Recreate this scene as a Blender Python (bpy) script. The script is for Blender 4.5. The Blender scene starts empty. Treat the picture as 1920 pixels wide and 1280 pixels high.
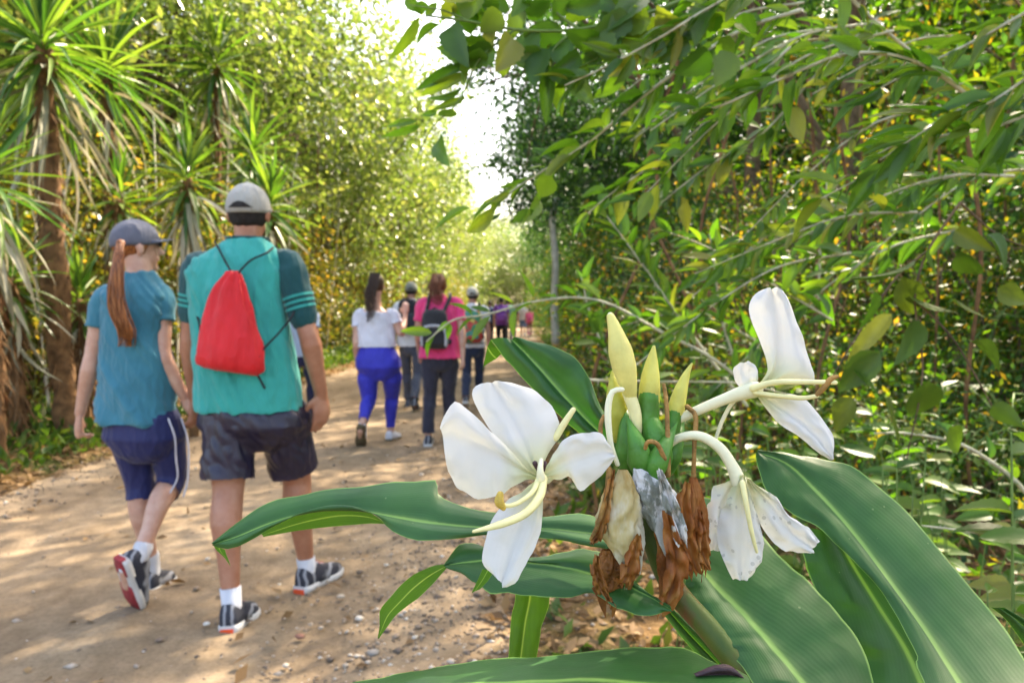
import bpy, bmesh, math, random
import numpy as np
from mathutils import Vector, Matrix, noise

# ------------------------------------------------------------------ camera, light, exposure
S = bpy.context.scene
COL = S.collection
R = math.radians
CAMZ, FPX, PITCH = 1.255, 1400.0, R(2.37)
cam = bpy.data.cameras.new('camera')
camo = bpy.data.objects.new('camera', cam)
COL.objects.link(camo)
S.camera = camo
cam.sensor_width = 36
cam.lens = 36 * FPX / 1920
cam.clip_start, cam.clip_end = 0.02, 600
cam.dof.use_dof = True
cam.dof.focus_distance = 0.47
cam.dof.aperture_fstop = 13
camo.location = (0, 0, CAMZ)
camo.rotation_euler = (R(90) - PITCH, 0, 0)

SUN_EL, SUN_AZ = R(47), R(38)          # azimuth from +Y towards +X
w = bpy.data.worlds.new('World')
S.world = w
w.use_nodes = True
nt = w.node_tree
sky = nt.nodes.new('ShaderNodeTexSky')
sky.sky_type = 'NISHITA'
sky.sun_disc = False
sky.sun_elevation = SUN_EL
sky.sun_rotation = SUN_AZ
sky.air_density, sky.dust_density, sky.ozone_density = 1.0, 4.0, 1.0
nt.links.new(sky.outputs[0], nt.nodes['Background'].inputs[0])
nt.nodes['Background'].inputs[1].default_value = 0.15
sl = bpy.data.lights.new('sun', 'SUN')
sl.energy = 3.5
sl.angle = R(0.6)
sl.color = (1.0, 0.93, 0.80)
so = bpy.data.objects.new('sun', sl)
COL.objects.link(so)
so.rotation_euler = (R(90) - SUN_EL, 0, -SUN_AZ + R(180))
so.location = (10, 20, 30)
S.view_settings.view_transform = 'Standard'
S.view_settings.look = 'None'
S.view_settings.exposure = 2.47
S.view_settings.use_white_balance = True
S.view_settings.white_balance_temperature = 7600
S.view_settings.white_balance_tint = 12
S.view_settings.gamma = 1.0
S.cycles.max_bounces = 8
S.cycles.diffuse_bounces = 4
S.cycles.glossy_bounces = 2
S.cycles.transmission_bounces = 5
S.cycles.use_denoising = True
S.cycles.caustics_reflective = False
S.cycles.caustics_refractive = False

rng = np.random.default_rng(11)
random.seed(11)

# ------------------------------------------------------------------ helpers
def at(px, py, Y):
    """point on the world plane y = Y that the photo shows at pixel (px, py) of 1920 x 1280"""
    u, v = (px - 960) / FPX, (640 - py) / FPX
    d = Vector((u, math.cos(PITCH) + v * math.sin(PITCH), -math.sin(PITCH) + v * math.cos(PITCH)))
    return Vector((0, 0, CAMZ)) + d * (Y / d.y)

def tag(o, label=None, cat=None, group=None, kind=None):
    if label: o['label'] = label
    if cat: o['category'] = cat
    if group: o['group'] = group
    if kind: o['kind'] = kind
    return o

def empty(name, loc, label, cat, group=None):
    o = bpy.data.objects.new(name, None)
    o.empty_display_size = 0.1
    COL.objects.link(o)
    o.location = loc
    return tag(o, label, cat, group)

def link(name, me, parent=None, mw=None, mat=None):
    """mesh given in world space (or with matrix mw), parented to an unrotated Empty"""
    o = bpy.data.objects.new(name, me)
    COL.objects.link(o)
    if mat is not None:
        me.materials.clear(); me.materials.append(mat)
    if parent is not None:
        o.parent = parent
        off = Vector((0, 0, 0)); p = parent
        while p is not None:
            off += p.location; p = p.parent
        m = Matrix.Translation(-off)
        o.matrix_local = m @ mw if mw is not None else m
    elif mw is not None:
        o.matrix_local = mw
    return o

def origin_mesh(o, me):
    pass

def smooth(me):
    me.polygons.foreach_set('use_smooth', np.ones(len(me.polygons), dtype=bool))

def arr_mesh(name, V, F, attrs=None, smooth_=False, uv=None):
    me = bpy.data.meshes.new(name)
    V = np.asarray(V, np.float32); F = np.asarray(F, np.int32)
    n, k = F.shape
    me.vertices.add(len(V)); me.vertices.foreach_set('co', V.ravel())
    me.loops.add(n * k); me.loops.foreach_set('vertex_index', F.ravel())
    me.polygons.add(n); me.polygons.foreach_set('loop_start', np.arange(0, n * k, k, dtype=np.int32))
    try: me.polygons.foreach_set('loop_total', np.full(n, k, np.int32))
    except Exception: pass
    if smooth_: me.polygons.foreach_set('use_smooth', np.ones(n, dtype=bool))
    me.update(calc_edges=True)
    for a, d in (attrs or {}).items():
        me.attributes.new(a, 'FLOAT', 'POINT').data.foreach_set('value', np.asarray(d, np.float32))
    if uv is not None:
        l = me.uv_layers.new(name='UVMap')
        l.data.foreach_set('uv', np.asarray(uv, np.float32)[F.ravel()].ravel())
    return me

def catmull(P, n):
    """resample control points (tuples or Vectors) to n points by arc length"""
    P = np.array([list(p) for p in P], float)
    if len(P) == 1: return np.repeat(P, n, 0)
    Q = np.vstack([2 * P[0] - P[1], P, 2 * P[-1] - P[-2]])
    out = []
    for i in range(len(P) - 1):
        p0, p1, p2, p3 = Q[i:i + 4]
        t = np.linspace(0, 1, 16, endpoint=False)[:, None]
        out.append(0.5 * ((2 * p1) + (-p0 + p2) * t + (2 * p0 - 5 * p1 + 4 * p2 - p3) * t * t + (-p0 + 3 * p1 - 3 * p2 + p3) * t ** 3))
    C = np.vstack(out + [P[-1:]])
    s = np.r_[0, np.cumsum(np.linalg.norm(np.diff(C[:, :3], axis=0), axis=1))]
    t = np.linspace(0, s[-1], n)
    return np.stack([np.interp(t, s, C[:, k]) for k in range(C.shape[1])], 1)

def tube(bm, pts, rad, n=8, caps=True, flat=None, mi=0, noise_=0.0):
    """a swept tube with rounded ends; flat = (axis, ratio) squashes it along a world axis"""
    pts = [Vector(p) for p in pts]
    if not hasattr(rad, '__len__'): rad = [rad] * len(pts)
    rad = list(rad)
    if caps:
        d0 = (pts[0] - pts[1]).normalized(); d1 = (pts[-1] - pts[-2]).normalized()
        r0, r1 = rad[0], rad[-1]
        pts = [pts[0] + d0 * r0 * .92, pts[0] + d0 * r0 * .6] + pts + [pts[-1] + d1 * r1 * .6, pts[-1] + d1 * r1 * .92]
        rad = [r0 * .38, r0 * .8] + rad + [r1 * .8, r1 * .38]
    rings = []
    t0 = (pts[1] - pts[0]).normalized()
    a = Vector((0, 1, 0)) if abs(t0.y) < .8 else Vector((1, 0, 0))
    u = (a - t0 * a.dot(t0)).normalized()
    for i, p in enumerate(pts):
        t = (pts[min(i + 1, len(pts) - 1)] - pts[max(i - 1, 0)])
        t = t.normalized() if t.length > 1e-9 else t0
        u = (u - t * u.dot(t)).normalized()
        v = t.cross(u)
        ring = []
        for k in range(n):
            an = 2 * math.pi * k / n
            o = (u * math.cos(an) + v * math.sin(an)) * rad[i]
            if noise_: o *= 1 + noise_ * noise.noise((p + o) * 9)
            if flat: o = o - flat[0] * (o.dot(flat[0]) * (1 - flat[1]))
            ring.append(bm.verts.new(p + o))
        rings.append(ring)
    for a_, b_ in zip(rings, rings[1:]):
        for k in range(n):
            f = bm.faces.new((a_[k], a_[(k + 1) % n], b_[(k + 1) % n], b_[k])); f.smooth = True; f.material_index = mi
    if caps:
        for r_ in (list(reversed(rings[0])), rings[-1]):
            f = bm.faces.new(r_); f.material_index = mi; f.smooth = True
    return rings

def loft(bm, rings, cap=True, mi=0):
    vs = [[bm.verts.new(Vector(p)) for p in r] for r in rings]
    n = len(vs[0])
    for a_, b_ in zip(vs, vs[1:]):
        for k in range(n):
            f = bm.faces.new((a_[k], a_[(k + 1) % n], b_[(k + 1) % n], b_[k])); f.smooth = True; f.material_index = mi
    if cap:
        bm.faces.new(list(reversed(vs[0]))).material_index = mi
        bm.faces.new(vs[-1]).material_index = mi
    return vs

def ell(bm, c, rx, ry, rz, M=None, nu=16, nv=12):
    c = Vector(c)
    rings = []
    for j in range(nv + 1):
        ph = -math.pi / 2 + math.pi * (j + .0) / nv
        ph = max(min(ph, math.pi / 2 - .06), -math.pi / 2 + .06)
        r_ = []
        for k in range(nu):
            th = 2 * math.pi * k / nu
            p = Vector((rx * math.cos(ph) * math.cos(th), ry * math.cos(ph) * math.sin(th), rz * math.sin(ph)))
            r_.append(c + (M @ p if M else p))
        rings.append(r_)
    loft(bm, rings)

def bm_mesh(bm, name="mesh", fixn=True):
    if fixn: bmesh.ops.recalc_face_normals(bm, faces=bm.faces[:])
    me = bpy.data.meshes.new(name)
    bm.to_mesh(me); bm.free()
    return me

# ------------------------------------------------------------------ materials
def newmat(name):
    m = bpy.data.materials.new(name)
    m.use_nodes = True
    nt = m.node_tree
    return m, nt, nt.nodes, nt.links, nt.nodes['Principled BSDF'], nt.nodes['Material Output']

def ramp(nodes, stops):
    r = nodes.new('ShaderNodeValToRGB')
    e = r.color_ramp.elements
    while len(e) < len(stops): e.new(0.5)
    for el, (p, c) in zip(e, stops):
        el.position = p; el.color = (*c, 1)
    return r

def mathn(nodes, links, op, a, b=None, c=None):
    n = nodes.new('ShaderNodeMath'); n.operation = op
    for i, v in enumerate((a, b, c)):
        if v is None: continue
        if hasattr(v, 'is_output'): links.new(v, n.inputs[i])
        else: n.inputs[i].default_value = v
    return n.outputs[0]

def mixc(nodes, links, fac, a, b, mode='MIX'):
    n = nodes.new('ShaderNodeMix'); n.data_type = 'RGBA'; n.blend_type = mode
    for s, v in ((0, fac), (6, a), (7, b)):
        if hasattr(v, 'is_output'): links.new(v, n.inputs[s])
        else: n.inputs[s].default_value = v if s == 0 else (*v, 1)
    return n.outputs[2]

def noisen(nodes, links, scale, detail=3, vec=None, rough=.55):
    n = nodes.new('ShaderNodeTexNoise')
    n.inputs['Scale'].default_value = scale; n.inputs['Detail'].default_value = detail
    n.inputs['Roughness'].default_value = rough
    if vec is not None: links.new(vec, n.inputs['Vector'])
    return n.outputs['Fac']

def bumpn(nodes, links, h, strength, dist, bsdf):
    b = nodes.new('ShaderNodeBump')
    b.inputs['Strength'].default_value = strength; b.inputs['Distance'].default_value = dist
    links.new(h, b.inputs['Height']); links.new(b.outputs[0], bsdf.inputs['Normal'])
    return b

def simple(name, col, rough=.7, var=.15, scale=20, bump=0.0, bscale=200, spec=.3, sheen=0):
    m, nt, N, L, b, out = newmat(name)
    tc = N.new('ShaderNodeTexCoord').outputs['Object']
    f = noisen(N, L, scale, 4, tc)
    lo = tuple(c * (1 - var) for c in col); hi = tuple(min(c * (1 + var), 1) for c in col)
    r = ramp(N, [(.3, lo), (.7, hi)]); L.new(f, r.inputs[0])
    L.new(r.outputs[0], b.inputs['Base Color'])
    b.inputs['Roughness'].default_value = rough
    b.inputs['Specular IOR Level'].default_value = spec
    if sheen: b.inputs['Sheen Weight'].default_value = sheen
    if bump:
        bumpn(N, L, noisen(N, L, bscale, 3, tc), bump, .004, b)
    return m

def leaf_mat(name, stops, trans=(1.5, 1.45, .45), fac=.45, rough=.42, spec=.35, mode='attr'):
    m, nt, N, L, b, out = newmat(name)
    oi = N.new('ShaderNodeObjectInfo').outputs['Random']
    if mode == 'attr':
        a = N.new('ShaderNodeAttribute'); a.attribute_name = 'tone'
        v = mathn(N, L, 'MULTIPLY_ADD', oi, .22, mathn(N, L, 'MULTIPLY', a.outputs['Fac'], .8))
    else:
        v = oi
    r = ramp(N, stops); L.new(v, r.inputs[0])
    L.new(r.outputs[0], b.inputs['Base Color'])
    b.inputs['Roughness'].default_value = rough
    b.inputs['Specular IOR Level'].default_value = spec
    t = N.new('ShaderNodeBsdfTranslucent')
    L.new(mixc(N, L, 1, r.outputs[0], trans, 'MULTIPLY'), t.inputs['Color'])
    mx = N.new('ShaderNodeMixShader'); mx.inputs[0].default_value = fac
    L.new(b.outputs[0], mx.inputs[1]); L.new(t.outputs[0], mx.inputs[2]); L.new(mx.outputs[0], out.inputs[0])
    return m

M_left = leaf_mat('left_tree_leaves', [(0, (.055, .10, .03)), (.4, (.11, .17, .05)), (.75, (.20, .24, .09)), (1, (.29, .28, .15))], (1.5, 1.5, .65), .5, .30, .5)
M_leftd = leaf_mat('left_under_leaves', [(0, (.05, .10, .02)), (.45, (.12, .16, .035)), (.72, (.24, .21, .06)), (1, (.34, .23, .08))], (1.7, 1.4, .4), .5, .38, .45)
M_right = leaf_mat('right_tree_leaves', [(0, (.025, .075, .035)), (.5, (.045, .12, .045)), (.85, (.08, .17, .045)), (1, (.20, .20, .05))], (1.4, 1.5, .5), .45)
M_thick = leaf_mat('thicket_leaves', [(0, (.03, .10, .015)), (.45, (.06, .17, .025)), (.70, (.14, .22, .03)), (.86, (.32, .25, .05)), (1, (.38, .19, .05))], (1.7, 1.5, .4), .5)
M_sprig = leaf_mat('sprig_leaves', [(0, (.045, .12, .02)), (.5, (.085, .185, .03)), (.85, (.15, .23, .04)), (1, (.24, .24, .06))], (1.4, 1.6, .4), .5, .38, .5, 'obj')
M_olive = leaf_mat('old_leaves', [(0, (.045, .11, .02)), (.5, (.07, .13, .025)), (1, (.12, .15, .03))], (1.3, 1.4, .4), .35, .45, .4, 'obj')
M_yucca = leaf_mat('yucca_leaves', [(0, (.04, .12, .03)), (.5, (.09, .18, .04)), (1, (.20, .28, .08))], (1.4, 1.5, .4), .4, .38, .5, 'obj')
M_ydry = leaf_mat('yucca_dry', [(0, (.19, .19, .13)), (.5, (.32, .31, .22)), (1, (.48, .46, .36))], (1.1, 1, .8), .25, .6, .25, 'obj')
M_litter = leaf_mat('litter', [(0, (.09, .055, .03)), (.4, (.19, .115, .055)), (.75, (.31, .20, .10)), (1, (.44, .32, .18))], (1.2, 1, .6), .2, .7, .2)
M_cover = leaf_mat('cover', [(0, (.03, .08, .015)), (.5, (.07, .14, .03)), (.85, (.12, .18, .05)), (1, (.25, .18, .06))], (1.4, 1.4, .4), .4)
M_bark = simple('bark', (.13, .09, .055), .9, .5, 14, .8, 60)
M_pale = simple('pale_bark', (.58, .55, .48), .85, .35, 6, .5, 50)
M_cane = simple('cane', (.42, .41, .29), .6, .3, 30, .2, 200)
M_green = simple('green_stem', (.12, .2, .05), .55, .3, 30)
M_fibre = simple('fibre_bark', (.17, .09, .04), .95, .55, 12, 1, 40)

# ------------------------------------------------------------------ leaf clouds
def leaf_cloud(name, pos, dirs, length, width, tone, droop=.0, up=.6):
    """each leaf is a folded rhombus: base, two sides, tip"""
    n = len(pos)
    d = dirs / np.maximum(np.linalg.norm(dirs, axis=1, keepdims=True), 1e-6)
    nr = rng.normal(size=(n, 3)); nr[:, 2] += up * 2
    nr -= d * (nr * d).sum(1, keepdims=True)
    nr /= np.maximum(np.linalg.norm(nr, axis=1, keepdims=True), 1e-6)
    s = np.cross(nr, d)
    L = length[:, None]; W = width[:, None]
    V = np.empty((n, 4, 3))
    V[:, 0] = pos
    V[:, 1] = pos + d * L * .45 + s * W * .5 + nr * W * .12
    V[:, 2] = pos + d * L - nr * L * droop
    V[:, 3] = pos + d * L * .45 - s * W * .5 + nr * W * .12
    F = (np.arange(n)[:, None] * 4 + np.array([[0, 1, 2, 0, 2, 3]])).reshape(-1, 3)
    return arr_mesh(name, V.reshape(-1, 3), F, {'tone': np.repeat(tone, 4)})

def clumps(n, shape, seed, hollow=.55):
    """clump centres inside an uneven ellipsoid"""
    r = np.random.default_rng(seed)
    out = []
    while len(out) < n:
        v = r.normal(size=3); v /= np.linalg.norm(v)
        k = noise.noise(Vector(v) * 1.6 + Vector((seed * 3.1, 0, 0)))
        rad = (1 + .45 * k) * r.uniform(hollow ** 3, 1) ** (1 / 3)
        out.append(v * rad)
    return np.array(out) * np.array(shape)

def crown_mesh(name, shape, nclump, nleaf, ll, lw, seed, csize=.42, hang=.35, flatc=.6):
    C = clumps(nclump, shape, seed)
    r = np.random.default_rng(seed + 5)
    sz = r.uniform(.55, 1.25, nclump) * csize
    ct = r.normal(0, .16, nclump)
    idx = r.integers(0, nclump, nleaf)
    off = r.normal(size=(nleaf, 3)) * sz[idx][:, None] * np.array([1, 1, flatc])
    pos = C[idx] + off
    d = off / np.maximum(np.linalg.norm(off, axis=1, keepdims=True), 1e-6) + r.normal(0, .6, (nleaf, 3))
    d[:, 2] -= hang
    L = ll * r.uniform(.6, 1.3, nleaf)
    tone = np.clip(r.uniform(0, .85, nleaf) + ct[idx], 0, 1)
    return leaf_cloud(name, pos, d, L, L * lw * r.uniform(.8, 1.2, nleaf), tone), C

def trunk_mesh(name, height, r0, C, crown_c, nlimb, seed, lean=.3):
    rr = random.Random(seed)
    bm = bmesh.new()
    P = [Vector((0, 0, -.2))]
    top = Vector((rr.uniform(-lean, lean), rr.uniform(-lean, lean), height))
    for i in range(1, 7):
        t = i / 6
        P.append(Vector((top.x * t + rr.uniform(-.1, .1), top.y * t + rr.uniform(-.1, .1), height * t)))
    rad = [r0 * (1.25 if i == 0 else 1 - .75 * i / 6) for i in range(7)]
    tube(bm, catmull(P, 14), np.interp(np.linspace(0, 6, 14), range(7), rad), 9, noise_=.25)
    for k in range(nlimb):
        c = Vector(C[rr.randrange(len(C))]) + crown_c
        t = rr.uniform(.35, .98)
        b = P[int(t * 6)]
        mid = b.lerp(c, .5) + Vector((rr.uniform(-.2, .2), rr.uniform(-.2, .2), rr.uniform(0, .35)))
        tube(bm, catmull([b, mid, c], 7), np.linspace(r0 * .38 * (1.2 - t * .6), r0 * .06, 7), 5)
    return bm_mesh(bm, name)
# ------------------------------------------------------------------ ground and road
def road_l(y): return -3.45 - .01 * y + .16 * noise.noise(Vector((y * .45, 3.3, 0))) + .07 * noise.noise(Vector((y * 2.1, 7, 0)))
def road_r(y):
    b = -.25 + .075 * y if y < 12 else .65 + .02 * (y - 12)
    return b + .14 * noise.noise(Vector((y * .5, 9.1, 0))) + .08 * noise.noise(Vector((y * 2.4, 1, 0)))
def gz(x, y):
    l, r_ = road_l(y), road_r(y)
    z = .012 * noise.noise(Vector((x * .8, y * .8, 0)))
    if x > r_:
        e = x - r_
        z += min(e, 8) * .05 + .05 * noise.noise(Vector((x * 1.7, y * 1.7, 4))) * min(e, 1)
    elif x < l:
        e = l - x
        z += .10 * min(e / .5, 1) + min(e, 10) * .05 + .07 * noise.noise(Vector((x * 1.9, y * 1.9, 8))) * min(e, 1)
    return z

m_ground, nt, N, L, b, out = newmat('forest_floor')
tc = N.new('ShaderNodeTexCoord').outputs['Object']
n1 = noisen(N, L, 1.1, 5, tc); n2 = noisen(N, L, 22, 5, tc, .7)
r1 = ramp(N, [(.3, (.10, .06, .03)), (.5, (.20, .12, .055)), (.72, (.28, .18, .09))]); L.new(n2, r1.inputs[0])
r2 = ramp(N, [(.3, (.05, .08, .02)), (.7, (.12, .13, .045))]); L.new(n2, r2.inputs[0])
rf = ramp(N, [(.48, (0, 0, 0)), (.62, (1, 1, 1))]); L.new(n1, rf.inputs[0])
L.new(mixc(N, L, rf.outputs[0], r1.outputs[0], r2.outputs[0]), b.inputs['Base Color'])
b.inputs['Roughness'].default_value = .95
b.inputs['Specular IOR Level'].default_value = .1
bumpn(N, L, n2, .9, .05, b)

xs = np.concatenate([np.linspace(-90, -14, 12), np.linspace(-12, -6, 13), np.linspace(-5.8, 5.8, 78), np.linspace(6.2, 14, 16), np.linspace(16, 90, 12)])
ys = np.concatenate([np.linspace(-20, -2, 8), np.linspace(-1.5, 14, 110), np.linspace(14.5, 40, 50), np.linspace(42, 140, 30)])
V = np.array([(x, y, gz(x, y) - .02 * (road_l(y) < x < road_r(y))) for y in ys for x in xs])
nx = len(xs)
F = np.array([(j * nx + i, j * nx + i + 1, (j + 1) * nx + i + 1, (j + 1) * nx + i) for j in range(len(ys) - 1) for i in range(nx - 1)])
g = link('ground', arr_mesh('ground', V, F, smooth_=True), mat=m_ground)
tag(g, 'brown forest floor beside and beyond the dirt road', kind='structure')

m_road, nt, N, L, b, out = newmat('dirt')
tc = N.new('ShaderNodeTexCoord').outputs['Object']
mp = N.new('ShaderNodeMapping'); mp.inputs['Scale'].default_value = (1.6, .5, 1); L.new(tc, mp.inputs[0])
n1 = noisen(N, L, 1.6, 6, mp.outputs[0], .6); n2 = noisen(N, L, 60, 5, tc, .75); n3 = noisen(N, L, 9, 5, tc, .65)
r1 = ramp(N, [(.28, (.17, .122, .078)), (.5, (.262, .196, .130)), (.75, (.345, .27, .188))]); L.new(n1, r1.inputs[0])
r2 = ramp(N, [(.3, (.72, .70, .68)), (.5, (.98, .98, .98)), (.72, (1.18, 1.16, 1.13))]); L.new(n2, r2.inputs[0])
r3 = ramp(N, [(.3, (.8, .78, .75)), (.7, (1.12, 1.12, 1.12))]); L.new(n3, r3.inputs[0])
c = mixc(N, L, 1, mixc(N, L, 1, r1.outputs[0], r2.outputs[0], 'MULTIPLY'), r3.outputs[0], 'MULTIPLY')
L.new(c, b.inputs['Base Color'])
b.inputs['Roughness'].default_value = .92
b.inputs['Specular IOR Level'].default_value = .15
hh = mathn(N, L, 'ADD', mathn(N, L, 'MULTIPLY', n3, 2.0), n2)
bumpn(N, L, hh, .42, .012, b)
rys = np.concatenate([np.linspace(-6, 14, 200), np.linspace(14.3, 70, 160)])
nr_ = 40
V = []
for y in rys:
    l, r_ = road_l(y) - .05, road_r(y) + .05
    for k in range(nr_ + 1):
        t = k / nr_
        x = l + (r_ - l) * t
        rut = -.018 * (math.exp(-((x + 2.6) / .28) ** 2) + math.exp(-((x + 1.0 - .02 * y) / .3) ** 2))
        edge = -.02 if k in (0, nr_) else 0
        V.append((x, y, .006 + rut + edge + .012 * noise.noise(Vector((x * .8, y * .8, 0))) + .006 * noise.noise(Vector((x * 4, y * 2.5, 2)))))
F = np.array([(j * (nr_ + 1) + i, j * (nr_ + 1) + i + 1, (j + 1) * (nr_ + 1) + i + 1, (j + 1) * (nr_ + 1) + i) for j in range(len(rys) - 1) for i in range(nr_)])
tag(link('road', arr_mesh('road', np.array(V), F, smooth_=True), mat=m_road), 'unpaved sandy brown road running away between the trees', kind='structure')

# gravel, leaf litter, ground cover: nobody could count them
M_stone, nt, N, L, b, out = newmat('stones')
a = N.new('ShaderNodeAttribute'); a.attribute_name = 'tone'
rr_ = ramp(N, [(0, (.12, .09, .07)), (.5, (.28, .21, .15)), (.85, (.42, .36, .3)), (1, (.62, .57, .5))]); L.new(a.outputs['Fac'], rr_.inputs[0])
L.new(rr_.outputs[0], b.inputs['Base Color']); b.inputs['Roughness'].default_value = .85
pts, sz = [], []
def near_edge(n, ylo, yhi, f):
    for _ in range(n):
        y = ylo + (yhi - ylo) * random.random() ** 1.6
        pts.append((f(y), y))
near_edge(8200, 1.3, 8, lambda y: road_r(y) - .25 + random.gauss(0, .38))
near_edge(2600, 3.2, 14, lambda y: road_l(y) + random.gauss(.05, .22))
near_edge(1300, 1.5, 9, lambda y: random.uniform(road_l(y), road_r(y)))
oc = np.array([(1, 0, 0), (0, 1, 0), (-1, 0, 0), (0, -1, 0), (0, 0, 1), (0, 0, -1)], float)
of = np.array([(0, 1, 4), (1, 2, 4), (2, 3, 4), (3, 0, 4), (1, 0, 5), (2, 1, 5), (3, 2, 5), (0, 3, 5)])
VV, FF, TT = [], [], []
for i, (x, y) in enumerate(pts):
    s_ = min(.0035 + random.expovariate(1 / .0035), .022)
    an = random.random() * 6.28; ca, sa = math.cos(an), math.sin(an)
    v = oc * rng.uniform(.6, 1.2, (6, 1)) * np.array([1.3, 1, .6]) * s_
    v = v @ np.array([[ca, sa, 0], [-sa, ca, 0], [0, 0, 1]])
    z = gz(x, y) if not road_l(y) < x < road_r(y) else .006
    VV.append(v + np.array([x, y, z + s_ * .2])); FF.append(of + 6 * i); TT += [min(random.random() ** 1.4, 1)] * 6
tag(link('gravel', arr_mesh('gravel', np.vstack(VV), np.vstack(FF), {'tone': TT}), mat=M_stone), 'loose gravel strewn along the edges of the dirt road', kind='stuff')

def ground_leaves(name, P, ll, lw, mat, label, flat=True, kind='stuff'):
    P = np.array(P); n = len(P)
    d = rng.normal(size=(n, 3))
    if flat: d[:, 2] = np.abs(d[:, 2]) * .25
    else: d[:, 2] = np.abs(d[:, 2]) * .9 + .5
    Ln = ll * rng.uniform(.5, 1.4, n)
    me = leaf_cloud(name, P, d, Ln, Ln * lw, rng.uniform(0, 1, n), up=1.2 if flat else .4)
    return tag(link(name, me, mat=mat), label, kind=kind)

P = []
for _ in range(6000):
    y = 1.3 + 9 * random.random() ** 1.3
    x = road_r(y) + abs(random.gauss(.15, 1.3)) - .1
    P.append((x, y, gz(x, y) + .008 + .02 * random.random()))
for _ in range(5000):
    y = 3.3 + 16 * random.random() ** 1.3
    x = road_l(y) - abs(random.gauss(0, .9)) + .15
    P.append((x, y, gz(x, y) + .008 + .02 * random.random()))
for _ in range(260):
    y = 2 + 10 * random.random() ** 1.3
    x = random.uniform(road_l(y), road_r(y)); P.append((x, y, .012))
ground_leaves('leaf_litter', P, .065, .5, M_litter, 'brown dead leaf litter lying along both road edges')
P = []
for _ in range(15000):
    y = 3.6 + 24 * random.random() ** 1.2
    x = road_l(y) - .12 - abs(random.gauss(.3, .75))
    if noise.noise(Vector((x * 1.1, y * 1.1, 5))) < -.18: continue
    P.append((x, y, gz(x, y) + .13 * random.random() ** 2))
for _ in range(9000):
    y = 4.5 + 30 * random.random() ** 1.2
    x = road_r(y) + .25 + abs(random.gauss(.2, .6))
    if noise.noise(Vector((x * 1.1, y * 1.1, 5))) < -.1: continue
    P.append((x, y, gz(x, y) + .15 * random.random() ** 2))
for _ in range(220):
    y = random.uniform(2.2, 4.5)
    x = road_r(y) + .1 + random.random() * 1.5
    P.append((x, y, gz(x, y) + .03 * random.random()))
ground_leaves('ground_cover', P, .10, .42, M_cover, 'low green weeds covering the verges of the road', flat=False)

# ------------------------------------------------------------------ trees
crowns = []
for i in range(4):
    me, C = crown_mesh('crown', (2.7, 2.7, 3.1), 130, 19000, .125, .5, 20 + i, .46)
    me.materials.append(M_left)
    crowns.append((me, C))
dcrowns = []
for i in range(3):
    me, C = crown_mesh('crown', (2.6, 2.6, 3.0), 120, 19000, .12, .5, 40 + i, .42)
    me.materials.append(M_right)
    dcrowns.append((me, C))
protos = []
for i, (me, C) in enumerate(crowns + dcrowns):
    cc = Vector((0, 0, 5.0))
    tm = trunk_mesh('trunk', 6.2, .14, C, cc, 16, 60 + i)
    tm.materials.append(M_bark if i < 4 else M_bark)
    protos.append((tm, me, cc))

ORD = ['first', 'second', 'third', 'fourth', 'fifth', 'sixth', 'seventh', 'eighth', 'ninth', 'tenth', 'eleventh', 'twelfth', 'thirteenth', 'fourteenth', 'fifteenth', 'sixteenth', 'seventeenth', 'eighteenth', 'nineteenth', 'twentieth']
def tree(k, x, y, s, rz, label, group, sz=1.0, name='forest_tree'):
    tm, cm, cc = protos[k]
    t = empty(name, (x, y, gz(x, y) - .05), label, 'tree', group)
    t.rotation_euler = (0, 0, rz); t.scale = (s, s, s * sz)
    for nm, me, lc in (('trunk', tm, Vector((0, 0, 0))), ('crown', cm, cc)):
        o = bpy.data.objects.new(nm, me); COL.objects.link(o); o.parent = t; o.location = lc
    return t

LT = [(-6.9, 9.5, 1.05), (-6.4, 13.0, 1.2), (-5.6, 17.0, 1.25), (-5.3, 21.5, 1.25), (-5.0, 26.5, 1.2), (-4.8, 32, 1.2), (-4.8, 38, 1.15), (-4.4, 45, 1.15), (-4.2, 53, 1.05)]
for i, (x, y, s) in enumerate(LT):
    tree(i % 4, x, y, s, i * 1.7, 'sunlit yellow-green tree, %s from the camera in the row along the left of the road' % ORD[i], 'trees along the left of the road', 1.05)
LB = [(-10.5, 11, 1.3), (-11, 16, 1.35), (-10, 22, 1.3), (-9.5, 28, 1.35), (-9, 36, 1.3), (-8.5, 46, 1.3), (-15, 14, 1.5), (-14.5, 22, 1.5)]
for i, (x, y, s) in enumerate(LB):
    tree((i + 2) % 4, x, y, s, i * 2.3 + 1, 'taller yellow-green tree, %s in the second row behind the left roadside trees' % ORD[i], 'taller trees behind the left row')
FT = [(-2.4, 60, 1.1), (1.2, 64, 1.15), (-5.5, 66, 1.2), (4.4, 62, 1.1), (-.6, 70, 1.3)]
for i, (x, y, s) in enumerate(FT):
    tree((i + 1) % 4, x, y, s, i * 2.9, 'hazy pale green tree closing the far end of the road, %s of five' % ORD[i], 'trees at the far end of the road')
RT = [(5.6, 14.0, 1.0), (3.0, 14.5, 1.15), (3.1, 19, 1.15), (3.0, 24.5, 1.05), (3.0, 31, 1.0), (3.2, 38, .95), (3.4, 46, .9)]
for i, (x, y, s) in enumerate(RT):
    tree(4 + i % 3, x, y, s, i * 1.9 + .4, 'dark blue-green tree, %s from the camera in the row along the right of the road' % ORD[i], 'dark trees along the right of the road', 1.15)
RB = [(10.5, 7.8, 1.05), (8.8, 13, 1.15), (9, 17, 1.2), (9, 24, 1.2), (8.5, 33, 1.1), (12, 6, 1.2), (12.5, 12, 1.3)]
for i, (x, y, s) in enumerate(RB):
    tree(4 + (i + 1) % 3, x, y, s, i * 2.7, 'dark green tree, %s in the wood behind the right thicket' % ORD[i], 'dark trees behind the right thicket')

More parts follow.
